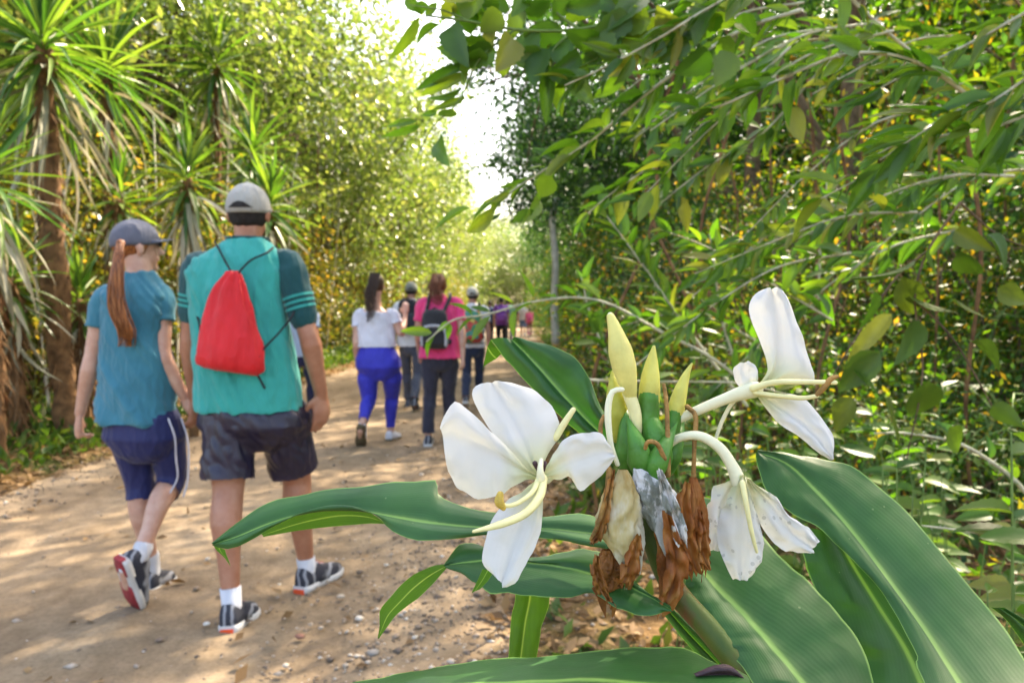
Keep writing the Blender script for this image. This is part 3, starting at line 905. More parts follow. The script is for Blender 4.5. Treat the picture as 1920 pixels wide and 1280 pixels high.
def head_shape(bm, c, fwd, s=1.0, rot=0.0):
    """cranium, jaw, nose, brow, lips and ears; fwd is the way the face looks"""
    f = fwd.normalized(); up = Vector((0, 0, 1)); r_ = f.cross(up).normalized(); up = r_.cross(f)
    M = Matrix((r_, f, up)).transposed()
    ell(bm, c + up * .022 * s, .074 * s, .094 * s, .092 * s, M, 20, 14)
    ell(bm, c + f * .022 * s - up * .045 * s, .056 * s, .068 * s, .075 * s, M)
    ell(bm, c + f * .062 * s - up * .098 * s, .026 * s, .024 * s, .022 * s, M, 10, 8)
    tube(bm, [c + f * .090 * s + up * .012 * s, c + f * .104 * s - up * .022 * s, c + f * .112 * s - up * .034 * s], [.008 * s, .011 * s, .013 * s], 8)
    tube(bm, [c + f * .085 * s + up * .026 * s - r_ * .04 * s, c + f * .094 * s + up * .028 * s, c + f * .085 * s + up * .026 * s + r_ * .04 * s], .009 * s, 7)
    tube(bm, [c + f * .082 * s - up * .064 * s - r_ * .022 * s, c + f * .094 * s - up * .063 * s, c + f * .082 * s - up * .064 * s + r_ * .022 * s], .008 * s, 7)
    for sg in (-1, 1):
        e = c + r_ * sg * .076 * s - f * .004 * s - up * .012 * s
        ell(bm, e + r_ * sg * .004 * s, .008 * s, .019 * s, .031 * s, M, 10, 8)
    return M

def dome(c, M, rx, ry, rz, lo=-.05, nu=28, nv=9, lo_fn=None):
    """open cap-shaped shell of a head: rings from its rim up to its crown, with a turned-in rim"""
    bm = bmesh.new(); rings = []
    for j in range(nv + 1):
        r_ = []
        for k in range(nu):
            th = 2 * math.pi * k / nu
            l0 = lo_fn(th) if lo_fn else lo
            ph = l0 + (math.pi / 2 - .04 - l0) * j / nv
            r_.append(c + M @ Vector((rx * math.cos(ph) * math.cos(th), ry * math.cos(ph) * math.sin(th), rz * math.sin(ph))))
        rings.append(r_)
    inner = [c + (p - c) * .93 for p in rings[0]]
    vs = loft(bm, [inner] + rings, cap=False)
    bm.faces.new(vs[-1])
    return bm

def make_cap(t, c, M, mat, s=1.0, dark=None, brim_l=.075, opening=True):
    up = M.col[2]
    cc = c + up * .018 * s
    me = bm_mesh(dome(cc, M, (.086 * s), .106 * s, .104 * s, -.16, 30, 12)); me.materials.append(mat); smooth(me)
    cap = link('cap', me, t)
    bm = bmesh.new(); n = 14
    a_, b_ = [], []
    for k in range(n + 1):
        th = R(28) + R(124) * k / n
        e = math.sin(math.pi * k / n)
        p = Vector((.086 * math.cos(th), (.106 * math.sin(th)), .006)); q = Vector((.088 * math.cos(th), .106 * math.sin(th) + brim_l * max(e, 0) ** .6, .010 - .018 * (1 - e)))
        a_.append((cc + M @ (p * s), cc + M @ ((p + Vector((0, 0, -.004))) * s))); b_.append((cc + M @ (q * s), cc + M @ ((q + Vector((0, 0, -.004))) * s)))
    rings = [[a_[k][0], b_[k][0], b_[k][1], a_[k][1]] for k in range(n + 1)]
    loft(bm, rings)
    link('brim', bm_mesh(bm), cap, mat=mat)
    if opening:
        bm = bmesh.new(); pr = []                            # arched gap over the strap at the back
        for k in range(13):
            th = R(-90) + R(-34 + 68 * k / 12); top = .0 + .27 * math.sin(math.pi * k / 12)
            pr.append([cc + M @ (Vector((.0875 * math.cos(ph) * math.cos(th), .1075 * math.cos(ph) * math.sin(th), .1055 * math.sin(ph))) * s) for ph in (.02, .02 + max(top - .02, .02) * .5, max(top, .04))])
        vs = [[bm.verts.new(p) for p in r_] for r_ in pr]
        for i in range(12):
            for j in range(2): bm.faces.new((vs[i][j], vs[i + 1][j], vs[i + 1][j + 1], vs[i][j + 1]))
        link('cap_opening', bm_mesh(bm), cap, mat=dark or H_dark)
    bm = bmesh.new(); ell(bm, cc + up * .104 * s, .008, .008, .004, M, 8, 6)
    link('button', bm_mesh(bm), cap, mat=mat)
    return cap

def hair_strands(path, widths, n, r, depth=.5, seed=0, tipspread=.3):
    rr = random.Random(seed); bm = bmesh.new()
    Q = [Vector(p) for p in catmull(path, 14)]; W = np.interp(np.linspace(0, 1, 14), np.linspace(0, 1, len(widths)), widths)
    for k in range(n):
        a, rad = rr.random() * 6.28, math.sqrt(rr.random())
        u, v = math.cos(a) * rad, math.sin(a) * rad * depth
        ph = rr.random() * 6; end = rr.randint(8, 14); du, dv = rr.gauss(0, .35), rr.gauss(0, .3)
        pts = []
        for i in range(end):
            wv = (.16 * math.sin(i * .8 + ph) + .45 * math.sin(i * .75)) * (i / 14)
            pts.append(Q[i] + Vector(((u + wv + du * (i / 14) ** 2) * W[i], (v + dv * (i / 14) ** 2) * W[i], .004 * math.sin(i + ph))))
        tube(bm, pts, np.linspace(r, r * .45, end), 5, caps=False)
    return bm_mesh(bm)

def shoe(t, heel, toe, up_hint, mat, sole_mat, s=1.0, accent=None, ankle=None):
    f = (toe - heel); ln = f.length; f.normalize()
    r_ = f.cross(up_hint).normalized(); up = r_.cross(f)
    prof = [(0, .026, .055), (.06, .034, .078), (.2, .037, .092), (.36, .038, .086), (.5, .042, .066), (.68, .047, .050), (.85, .043, .040), (.96, .028, .030), (1.0, .012, .018)]
    bm = bmesh.new(); rings = []
    for u, w_, h_ in prof:
        c = heel + f * ln * u + up * .022 * s
        ring = []
        for k in range(14):
            a = math.pi * k / 13
            ring.append(c + r_ * w_ * s * math.copysign(abs(math.cos(a)) ** .7, math.cos(a)) + up * h_ * s * max(math.sin(a), 0) ** .8)
        rings.append(ring)
    loft(bm, rings); me = bm_mesh(bm); me.materials.append(mat); smooth(me)
    sh = link('shoe', me, t)
    bm = bmesh.new(); rings = []
    for u, w_, h_ in prof:
        c = heel + f * ln * (u * 1.04 - .02); w_ = (w_ + .004) * (1 - .15 * math.exp(-((u - .42) / .16) ** 2)) * s
        lift = (.012 * max(0, u - .75) / .25) * s
        rings.append([c + r_ * w_ * .93 + up * lift, c + r_ * w_ + up * (.008 * s + lift), c + r_ * w_ + up * .028 * s, c - r_ * w_ + up * .028 * s, c - r_ * w_ + up * (.008 * s + lift), c - r_ * w_ * .93 + up * lift])
    loft(bm, rings); link('sole', bm_mesh(bm), sh, mat=sole_mat[0])
    if len(sole_mat) > 1:                                    # coloured outsole pads under the pale midsole
        for a0, a1 in ((-.03, .26), (.46, .97)):
            bm = bmesh.new(); rings = []
            for q in np.linspace(a0, a1, 6):
                w_ = np.interp(q, [p[0] for p in prof], [p[1] for p in prof]) * .9 * s
                c = heel + f * ln * (q * 1.04 - .02); lift = .012 * max(0, q - .75) / .25 * s
                rings.append([c + r_ * w_ - up * (.003 - lift), c + r_ * w_ + up * (.018 * s + lift), c - r_ * w_ + up * (.018 * s + lift), c - r_ * w_ - up * (.003 - lift)])
            loft(bm, rings); link('outsole', bm_mesh(bm), sh, mat=sole_mat[1])
    bm = bmesh.new()                                         # laces
    for u in (.42, .5, .58):
        h_ = np.interp(u, [p[0] for p in prof], [p[2] for p in prof]); c = heel + f * ln * u + up * (.022 + h_ + .001) * s
        tube(bm, [c - r_ * .022 * s - up * .01, c, c + r_ * .022 * s - up * .01], .0035 * s, 5)
    link('laces', bm_mesh(bm), sh, mat=accent or sole_mat[0])
    return sh

def seg(a, b, t): return a.lerp(b, t)

def person(label, J, s, torso, skin_m, top, bottom, vox=.011, yaw=0.0, look=0.0, fat=1.0, arms=1.0, hands=None, group='walkers on the dirt road',
           sleeve=.62, top_r=.0, leg_hem=1.0, leg_kind='trousers', hair=None, cap=None, shoes=None, socks=None, hem=None, neckcut=None, headscale=1.0, toprings=None, hiprings=None, legr=None, ftw=12, sock_h=.10, sidefold=(1, .3, .35)):
    base = Vector((J['hipc'].x, J['hipc'].y, 0))
    t = empty('person', base, label, 'person', group)
    face = Vector((math.sin(look), math.cos(look), .10))
    lr = dict(thigh=.080, knee=.055, calf=.056, ankle=.036); lr.update(legr or {})
    # --- body, one continuous surface
    bm = bmesh.new()
    M = head_shape(bm, J['head'], face, s * headscale)
    tube(bm, [J['neck'] - Vector((0, 0, .05)), J['neck'] + Vector((0, .005, .03)), J['head'] + Vector((0, -.012, -.03))], [.066 * s * fat, .054 * s * fat, .054 * s], 14)
    T = toprings or [((J['hipc'].x, J['hipc'].y, z * s), hw * s * fat, hd * s * fat) for z, hw, hd in torso]
    loft(bm, [ering(c, hw * .86, hd * .84, yaw) for c, hw, hd in T])
    H = hiprings or [((J['hipc'].x, J['hipc'].y, z * s), hw * s * fat, hd * s * fat) for z, hw, hd in ((.72, .085, .065), (.78, .135, .10), (.86, .172, .125), (.95, .165, .12), (1.05, .15, .11))]
    loft(bm, [ering(c, hw * .80, hd * .80, yaw) for c, hw, hd in H])
    for sd in 'LR':
        sh, el, wr = J['sh' + sd], J['el' + sd], J['wr' + sd]
        a = arms * s
        q = [sh, seg(sh, el, .35), seg(sh, el, .8), el, seg(el, wr, .25), seg(el, wr, .7), wr]
        tube(bm, catmull(q, 16), np.interp(np.linspace(0, 1, 16), [0, .18, .4, .5, .62, .85, 1], [.050 * a, .047 * a, .039 * a, .036 * a, .040 * a, .030 * a, .025 * a]), 12)
        hd_ = (hands or {}).get(sd) or ((wr - el), Vector((-1 if sd == 'L' else 1, 0, 0)), Vector((0, 1, 0)))
        hand(bm, wr, hd_[0], hd_[1], hd_[2], s * (hd_[3] if len(hd_) > 3 else 1), hd_[4] if len(hd_) > 4 else .6)
        hp, kn, an = J['hip' + sd], J['kn' + sd], J['an' + sd]
        cb = Vector((0, -.030 * s, 0))
        q = [hp, seg(hp, kn, .5), kn, seg(kn, an, .3) + cb, seg(kn, an, .65) + cb * .4, an]
        tube(bm, catmull(q, 20), np.interp(np.linspace(0, 1, 20), [0, .14, .27, .5, .66, .84, 1], [lr['thigh'] * .45 * s * fat, lr['thigh'] * .94 * s * fat, lr['thigh'] * .88 * s * fat, lr['knee'] * s, lr['calf'] * s, lr['calf'] * .72 * s, lr['ankle'] * s]), 14)
        tube(bm, [an, seg(an, seg(J['hl' + sd], J['to' + sd], .25), .8), seg(J['hl' + sd], J['to' + sd], .6) + Vector((0, 0, .03))], [lr['ankle'] * s, .034 * s, .026 * s], 10)
    body = link('body', bake(bm, vox, 3, skin_m), t)
    # --- top garment
    if top:
        cuts = []
        bm = bmesh.new()
        loft(bm, [ering(c, hw * (1.0 if toprings else (1.10 if c[2] < 1.15 * s else 1.03)) + top_r, hd * (1.0 if toprings else 1.12) + top_r, yaw) for c, hw, hd in T])
        hz = T[0][0][2]
        tm = bake(bm, vox * .95, 4, top[0], folds(len(label), top[1], ftw, 4, sidefold), lambda c, n: not (n.z < -.75 and c.z < hz + .02))
        tops = link(top[2] if len(top) > 2 else 'shirt', tm, t)
        for sd in 'LR':
            if sleeve < .1: continue
            sh, el = J['sh' + sd], J['el' + sd]
            inn = Vector((T[3][0][0], sh.y, sh.z + .02)); inn = seg(sh, inn, .36)
            q = catmull([inn, seg(inn, sh, .65), seg(sh, el, .12), seg(sh, el, sleeve * .55), seg(sh, el, sleeve)], 16)
            rd = np.interp(np.linspace(0, 1, 16), [0, .25, .5, .8, 1], [.050 * a, .062 * a, .062 * a, .057 * a, .058 * a + .002])
            bm = bmesh.new()
            d_ = Vector(q[-1] - q[-2]).normalized()
            tube(bm, [q[0] - (q[1] - q[0]) * .5] + list(q) + [q[-1] - d_ * .004, q[-1] - d_ * .03], [.03] + list(rd) + [rd[-1] - .004, rd[-1] - .006], 22, caps=False, noise_=.10)
            me = bm_mesh(bm, fixn=False); me.materials.append(top[0]); link('sleeve', me, tops)
    # --- lower garment
    bm = bmesh.new()
    hz_ = T[0][0][2] if top else 9
    loft(bm, [ering(c, (hw + .006) * (.86 if c[2] > hz_ - .005 else 1), (hd + .006) * (.86 if c[2] > hz_ - .005 else 1), yaw) for c, hw, hd in H if c[2] < hz_ + .14])
    hems = []
    for sd in 'LR':
        hp, kn, an = J['hip' + sd], J['kn' + sd], J['an' + sd]
        cb = Vector((0, -.030 * s, 0))
        q = catmull([hp, seg(hp, kn, .5), kn, seg(kn, an, .3) + cb, seg(kn, an, .65) + cb * .4, an], 40)
        e = min(max(int(40 * leg_hem), 6), 39)
        rr_ = np.interp(np.linspace(0, 1, 40), [0, .14, .27, .5, .66, .84, 1], [lr['thigh'] * .6 * s * fat, lr['thigh'] * s * fat, lr['thigh'] * .88 * s * fat, lr['knee'] * s, lr['calf'] * s, lr['calf'] * .72 * s, lr['ankle'] * s])
        if leg_kind == 'trousers': rr_ = np.maximum(rr_ + .012 * s, .062 * s)
        elif leg_kind == 'shorts': rr_ = np.maximum(rr_ + .016 * s, lr['thigh'] * 1.08 * s)
        else: rr_ = rr_ + .008
        i0 = 4 if leg_kind == 'shorts' else 3
        tube(bm, list(q[i0:e]) + [q[e - 1] + (q[e - 1] - q[e - 2]) * 2.0], list(rr_[i0:e]) + [rr_[e - 1]], 18)
        hems.append((Vector(q[e - 1]), Vector(q[e - 1] - q[e - 2]).normalized(), rr_[e - 1] + .02))
    def kp(c, n):
        return not any(0 < (c - h).dot(d) < .2 and ((c - h) - d * (c - h).dot(d)).length < r_ for h, d, r_ in hems)
    link({'trousers': 'trousers', 'shorts': 'shorts'}.get(leg_kind, 'leggings'), bake(bm, vox, 8, bottom[0], folds(len(label) + 3, bottom[1], 11, 7), kp), t)
    # --- socks and shoes
    for sd in 'LR':
        kn, an = J['kn' + sd], J['an' + sd]
        hl, to = J['hl' + sd], J['to' + sd]
        if socks:
            bm = bmesh.new(); top_ = seg(an, kn, sock_h)
            tube(bm, [top_, seg(top_, an, .5), an, seg(an, seg(hl, to, .22), .7)], [lr['ankle'] * 1.2 * s, lr['ankle'] * 1.15 * s, lr['ankle'] * 1.12 * s, .036 * s], 14)
            link('sock', bm_mesh(bm), t, mat=socks)
        if shoes:
            f = to - hl; uph = an - seg(hl, to, .2)
            shoe(t, hl, to, uph, *shoes[:2], s=s * 1.08, accent=shoes[2] if len(shoes) > 2 else None)
    # --- head
    up = M.col[2]
    if hair:
        m_, kind = hair[:2]
        sc = s * headscale
        lo = {'short': lambda th: -.78 if math.sin(th) < .1 else (-.78 + .98 * min(1, (math.sin(th) - .1) * 2.5)), 'long': lambda th: -.75 if math.sin(th) < .15 else (-.75 + 1.25 * min(1, (math.sin(th) - .15) * 2.2))}[kind]
        me = bm_mesh(dome(J['head'] + up * .018 * sc, M, .080 * sc, .099 * sc, .099 * sc, lo_fn=lo, nu=32, nv=12)); me.materials.append(m_); smooth(me)
        n = len(me.vertices); co = np.empty(n * 3, np.float32); me.vertices.foreach_get('co', co); co = co.reshape(-1, 3)
        co += np.array([[noise.noise(Vector((p[0] * 60, p[1] * 60, p[2] * 20))) * .003] * 3 for p in co]); me.vertices.foreach_set('co', co.ravel())
        hr = link('hair', me, t)
        if len(hair) > 2:
            link('ponytail' if len(hair) > 5 else 'long_hair', hair_strands(hair[2], hair[3], hair[4], .0032 * s, .5, len(label)), hr, mat=m_)
    if cap: make_cap(t, J['head'], M, cap[0], s * headscale, cap[1] if len(cap) > 1 else None, .062, cap[2] if len(cap) > 2 else True)
    if vox < .012 or not cap:
        for sg in (-1, 1):
            bm = bmesh.new(); ell(bm, J['head'] + M @ (Vector((sg * .031, .079, .008)) * s), .0115 * s, .010 * s, .0085 * s, M, 10, 8)
            link('eye', bm_mesh(bm), t, mat=EYE)
    return t, M
EYE = simple('eye', (.12, .08, .06), .25, .5, 400)

# --- the man in teal
Ym = 3.13
J = dict(head=at(466, 400, Ym + .02), neck=at(464, 462, Ym), hipc=at(470, 745, Ym),
         shL=at(372, 500, Ym), shR=at(541, 497, Ym), elL=at(357, 640, Ym + .02), elR=at(582, 640, Ym - .02), wrL=at(366, 745, Ym + .12), wrR=at(602, 738, Ym + .06),
         hipL=at(430, 745, Ym), hipR=at(523, 745, Ym), knL=at(428, 918, 3.06), knR=at(556, 893, 3.28), anL=at(432, 1100, 2.95), anR=at(573, 1045, 3.36),
         hlL=at(427, 1188, 2.885), toL=at(474, 1152, 3.09), hlR=at(563, 1112, 3.31), toR=at(636, 1074, 3.56))
def pr(rows, Y): return [(tuple(at(cx, py, Y)), rx * Y / FPX, hd) for py, cx, rx, hd in rows]
TM = pr([(768, 467, 101, .145), (735, 466, 100, .145), (680, 459, 95, .14), (600, 450, 88, .135), (545, 444, 90, .13), (512, 444, 97, .115), (486, 448, 86, .10), (468, 456, 62, .08), (450, 463, 37, .062)], Ym)
HM = pr([(845, 478, 34, .06), (825, 476, 78, .10), (795, 474, 102, .138), (772, 471, 97, .132), (740, 468, 88, .12), (700, 464, 80, .11)], Ym)
C_teal = cloth('jersey_teal', (.022, .34, .31), .8); C_dark = cloth('sleeve_dark', (.010, .075, .085), .8)
C_black = simple('shorts_black', (.016, .014, .036), .38, .3, 12, .2, 500, .5)
tman, Mm = person('man in a teal jersey and black shorts wearing a grey cap, walking away', J, 1.03, None, SK1, (C_teal, .013, 'jersey'), (C_black, .018), vox=.007, toprings=TM, hiprings=HM, leg_hem=.46, sock_h=.0, leg_kind='shorts',
               sleeve=.05, hair=(H_dark, 'short'), cap=(cloth('cap_grey', (.33, .33, .31), .9), None), shoes=(SH_dark, (SH_sole, SH_orange), SH_red), socks=W_sock, headscale=1.0, arms=1.12,
               legr=dict(thigh=.098, knee=.060, calf=.062, ankle=.036), hands={'R': (Vector((.0, .04, -1)), Vector((.75, -.66, 0)), Vector((-.5, -.6, 0)), 1.1, .4), 'L': (Vector((-.06, .1, -1)), Vector((1, -.2, 0)), Vector((0, 1, 0)))})
for sd in 'LR':                                              # dark raglan sleeves with three teal hoops
    sh, el = J['sh' + sd], J['el' + sd]
    bm = bmesh.new()
    inn = Vector((at(455, 500, Ym).x, sh.y, sh.z))
    e = .68 if sd == 'R' else .62
    q = catmull([seg(sh, inn, .10) + Vector((0, 0, .012)), sh, seg(sh, el, e * .5), seg(sh, el, e)], 16)
    rd = np.interp(np.linspace(0, 1, 16), [0, .2, .6, 1], [.060, .072, .064, .060])
    tube(bm, q, rd, 18)
    sv = link('sleeve', bake(bm, .007, 4, C_dark, folds(3, .005, 10, 6)), tman)
    for k in (.66, .755, .85):
        i0 = k * 15; a_ = Vector(q[int(i0)]).lerp(Vector(q[int(i0) + 1]), i0 % 1); d = Vector(q[15] - q[12]).normalized()
        bm = bmesh.new(); rad = np.interp(k, np.linspace(0, 1, 16), rd)
        tube(bm, [a_ - d * .0055, a_ + d * .0055], [rad + .0035, rad + .0035], 26, caps=False)
        link('sleeve_stripe', bm_mesh(bm), sv, mat=C_teal)
bm = bmesh.new()
tube(bm, [p + Vector((0, 0, .002)) for p in ering(tuple(at(463, 448, Ym)), 37 * Ym / FPX, .064, 0, 28)] + [ering(tuple(at(463, 448, Ym)), 37 * Ym / FPX, .064, 0, 28)[0]], .006, 6, caps=False)
link('collar', bm_mesh(bm), tman, mat=C_dark)

# red drawstring bag on his back
Yb = 2.93
base = at(435, 690, Yb)
bag = empty('drawstring_bag', base, 'red drawstring bag hanging from black cords on the back of the teal jersey', 'bag')
rows = [(508, 437, 10, .016), (516, 437, 14, .02), (540, 432, 27, .03), (580, 430, 42, .042), (620, 430, 54, .055), (655, 431, 62, .064), (678, 431, 65, .062), (690, 432, 62, .05), (696, 432, 50, .03)]
bm = bmesh.new(); rr_ = []
ctr = catmull([(*at(cx, py, Yb + .03), rx * Yb / FPX, d) for py, cx, rx, d in rows], 26)
for i, (x, y, z, rx, d) in enumerate(ctr):
    ring = []
    for k in range(36):
        a = 2 * math.pi * k / 36
        pl = 1 + .26 * max(0.14, 1 - i / 18) * math.sin(a * 7 + 1 + .6 * noise.noise(Vector((z * 14, 0, a)))) + .12 * noise.noise(Vector((math.cos(a) * 3 + z * 4, z * 12, math.sin(a) * 3))) + .05 * (abs(noise.noise(Vector((math.cos(a) * 5, z * 16, math.sin(a) * 5 + 9)))) - .2)
        ring.append(Vector((x + rx * pl * math.copysign(abs(math.cos(a)) ** .8, math.cos(a)), y + d * pl * math.sin(a), z - .018 * math.cos(a) * (i / 26))))
    rr_.append(ring)
loft(bm, rr_)
link('sack', bm_mesh(bm), bag, mat=cloth('bag_red', (.62, .012, .02), .6, 700, .1, .35, .4))
C_cord = simple('cord_black', (.012, .013, .018), .7)
def cord(parent, pts, r=.0042, mat=None, name='cord'):
    bm = bmesh.new(); tube(bm, catmull(pts, 18), r, 7)
    return link(name, bm_mesh(bm), parent, mat=mat or C_cord)
cord(bag, [at(402, 452, 3.09), at(412, 470, 3.025), at(424, 493, 2.99), at(435, 512, 2.955)])
cord(bag, [at(512, 464, 3.09), at(498, 475, 3.02), at(470, 488, 2.995), at(446, 512, 2.955)])
cord(bag, [at(552, 575, 3.10), at(548, 592, 3.03), at(522, 625, 2.985), at(494, 655, 2.955), at(480, 682, 2.93)])
cord(bag, [at(362, 585, 3.10), at(372, 600, 3.0), at(376, 640, 2.97), at(372, 680, 2.95)])
cord(bag, [at(478, 682, 2.93), at(482, 700, 2.965), at(488, 712, 2.968), at(496, 727, 2.972)], .005)

# --- the woman with the ponytail
Yw = 3.25
J = dict(head=at(254, 462, Yw + .02), neck=at(260, 515, Yw), hipc=at(266, 765, Yw),
         shL=at(197, 556, Yw), shR=at(303, 552, Yw), elL=at(168, 690, Yw - .03), elR=at(306, 668, Yw - .04), wrL=at(150, 775, Yw + .02), wrR=at(345, 742, Yw + .0),
         hipL=at(232, 770, Yw), hipR=at(305, 770, Yw), knL=at(262, 905, 3.31), knR=at(321, 898, 3.29), anL=at(284, 1058, 3.35), anR=at(263, 1040, 3.07),
         hlL=at(276, 1116, 3.30), toL=at(322, 1090, 3.47), hlR=at(222, 1052, 2.985), toR=at(253, 1146, 3.09))
TW = pr([(790, 257, 76, .132), (740, 255, 72, .122), (680, 254, 68, .112), (620, 252, 65, .112), (580, 251, 68, .11), (555, 252, 66, .098), (537, 254, 54, .082), (522, 258, 38, .066), (510, 262, 24, .056)], Yw)
HW = pr([(866, 276, 22, .05), (848, 273, 52, .09), (818, 270, 75, .122), (780, 268, 77, .13), (750, 262, 66, .115), (700, 256, 58, .1)], Yw)
C_blue = cloth('tshirt_blue', (.038, .19, .265), .85)
C_navy = cloth('leggings_navy', (.016, .022, .10), .6, 900, .1, .3)
pt = [at(226, 455, 3.13), at(222, 480, 3.09), at(219, 530, 3.08), at(222, 590, 3.08), at(234, 625, 3.09), at(238, 648, 3.1)]
twoman, Mw = person('woman with a long auburn ponytail, grey cap and blue T-shirt', J, .97, None, SK2, (C_blue, .018, 'tshirt'), (C_navy, .002), vox=.007, toprings=TW, hiprings=HW, leg_hem=.585, leg_kind='leggings', yaw=R(-12),
               look=R(48), sleeve=.44, arms=.94, hair=(H_auburn, 'short', pt, [.013, .022, .028, .032, .033, .026], 300, 1), cap=(cloth('cap_slate', (.11, .12, .16), .9), H_auburn, False), shoes=(SH_dark, (SH_sole, SH_red), SH_sole), socks=W_sock,
               legr=dict(thigh=.080, knee=.055, calf=.050, ankle=.034), hands={'L': (Vector((-.15, .1, -1)), Vector((-.8, -.6, 0)), Vector((.6, .6, 0)), 1.0, 1.1), 'R': (Vector((.5, .1, -.85)), Vector((.3, -1, .2)), Vector((.6, .4, .6)), .85, .8)}, sidefold=(.8, .2, .6))
# sunglasses
bm = bmesh.new()
hc = J['head']
for sg in (-1, 1):
    ell(bm, hc + Mw @ Vector((sg * .033, .092, .010)), .026, .008, .019, Mw, 12, 8)
    tube(bm, [hc + Mw @ Vector((sg * .058, .085, .014)), hc + Mw @ Vector((sg * .077, .03, .012)), hc + Mw @ Vector((sg * .079, -.005, .008))], .003, 5)
link('sunglasses', bm_mesh(bm), twoman, mat=simple('glasses', (.012, .012, .016), .15, .1, 10, spec=.6))
# white piping on her right leg
for pts in ([(316, 785, 3.17), (328, 820, 3.17), (330, 860, 3.19), (333, 895, 3.21), (318, 925, 3.205)], [(340, 785, 3.235), (350, 815, 3.22), (354, 850, 3.225), (352, 900, 3.225), (344, 930, 3.215)]):
    cord(twoman, [at(*p) for p in pts], .004, simple('piping_white', (.6, .6, .68), .7), 'piping')
# hair tie
bm = bmesh.new(); ell(bm, at(226, 456, 3.135), .018, .018, .016); link('hair_tie', bm_mesh(bm), twoman, mat=H_auburn)

# --- the six walkers in the middle distance
def rucksack(label, c, w_, h_, d, mat, pocket, yaw=0.0, shoulders=None, trim=None, pocket_trim=None):
    base = c - Vector((0, 0, h_ / 2))
    t = empty('backpack', base, label, 'backpack', 'bags on the backs of the walkers')
    bm = bmesh.new(); rings = []
    for q in np.linspace(0, 1, 9):
        e = (1 - abs(2 * q - 1) ** 5) ** .4 * .25 + .75
        wq = w_ / 2 * e * (1 - .18 * q); dq = d / 2 * e * (1 - .25 * q)
        rings.append(ering((c.x, c.y, c.z - h_ / 2 + h_ * q), max(wq, .01), max(dq, .01), yaw, 24))
    loft(bm, rings); link('sack', bm_mesh(bm), t, mat=mat)
    bm = bmesh.new(); rings = []
    for q in np.linspace(0, 1, 7):
        e = (1 - abs(2 * q - 1) ** 4) ** .4 * .3 + .7
        rings.append(ering((c.x, c.y - d * .46, c.z - h_ * .42 + h_ * .5 * q), w_ * .36 * e, d * .22 * e, yaw, 20))
    loft(bm, rings); link('pocket', bm_mesh(bm), t, mat=pocket)
    if pocket_trim:
        z0 = c.z - h_ * .40; ww = w_ * .40
        cord(t, [Vector((c.x - ww, c.y - d * .50, z0)), Vector((c.x - ww, c.y - d * .56, z0 + h_ * .3)), Vector((c.x - ww * .6, c.y - d * .6, z0 + h_ * .47)), Vector((c.x + ww * .6, c.y - d * .6, z0 + h_ * .47)), Vector((c.x + ww, c.y - d * .56, z0 + h_ * .3)), Vector((c.x + ww, c.y - d * .50, z0))], .014, pocket_trim, 'pocket_trim')
    for sg, S_ in zip((-1, 1), shoulders or (None, None)):
        if S_ is None: continue
        top_ = c + Vector((sg * w_ * .3, d * .3, h_ * .46))
        cord(t, [top_, S_ + Vector((0, -.075, .03)), S_ + Vector((0, 0, .085)), S_ + Vector((0, .10, .0)), Vector((S_.x, S_.y + .12, c.z)), c + Vector((sg * w_ * .5, d * .35, -h_ * .35))], .016, trim or mat, 'strap')
    cord(t, [c + Vector((-.03, d * .2, h_ * .48)), c + Vector((0, d * .1, h_ * .54)), c + Vector((.03, d * .2, h_ * .48))], .008, trim or mat, 'handle')
    return t
def blend(J, over):
    J.update({k: at(*v) for k, v in over.items()}); return J

Y0 = 7.05
J, s = J_generic(at(708, 600, Y0).x, Y0, 1.66, 1, 0, .95)
J = blend(J, dict(head=(705, 535, Y0 + .02), neck=(704, 572, Y0), shL=(672, 590, Y0), shR=(738, 590, Y0), elL=(668, 645, Y0 - .05), elR=(752, 628, Y0 - .02), wrL=(672, 690, Y0 + .12), wrR=(760, 590, Y0 + .17), hipL=(688, 690, Y0), hipR=(735, 690, Y0),
                  knL=(692, 748, Y0 + .02), knR=(735, 745, Y0 + .2), anL=(680, 793, Y0 - .28), anR=(732, 806, Y0 + .18), hlL=(676, 800, Y0 - .34), toL=(675, 840, Y0 - .16), hlR=(728, 829, Y0 + .12), toR=(748, 822, Y0 + .36)))
TT = pr([(651, 706, 38, .13), (628, 705, 37, .12), (605, 705, 35, .115), (592, 705, 36, .105), (584, 705, 37, .09)], Y0)
HH = pr([(714, 711, 12, .05), (704, 711, 28, .10), (688, 710, 42, .155), (672, 709, 41, .145), (648, 707, 35, .125), (630, 706, 32, .115), (584, 705, 26, .08), (576, 705, 14, .06)], Y0)
lh = [at(704, 512, Y0 - .07), at(698, 540, Y0 - .13), at(694, 570, Y0 - .15), at(690, 603, Y0 - .15)]
person('woman in white off-shoulder top and bright blue leggings', J, s, FEM, SK2, (cloth('top_white', (.62, .63, .72), .9), .012, 'blouse'), (cloth('leggings_blue', (.03, .035, .42), .6, 900, .1, .3), .002), vox=.011, toprings=TT, hiprings=HH,
       leg_kind='leggings', leg_hem=.96, sleeve=.42, hair=(H_brown, 'long', lh, [.05, .06, .05, .02], 90), shoes=(SH_white, (SH_brown,)), legr=dict(thigh=.096, knee=.062, calf=.06, ankle=.038), hands={'R': (Vector((0, .2, 1)), Vector((0, -1, 0)), Vector((-1, 0, 0)))})

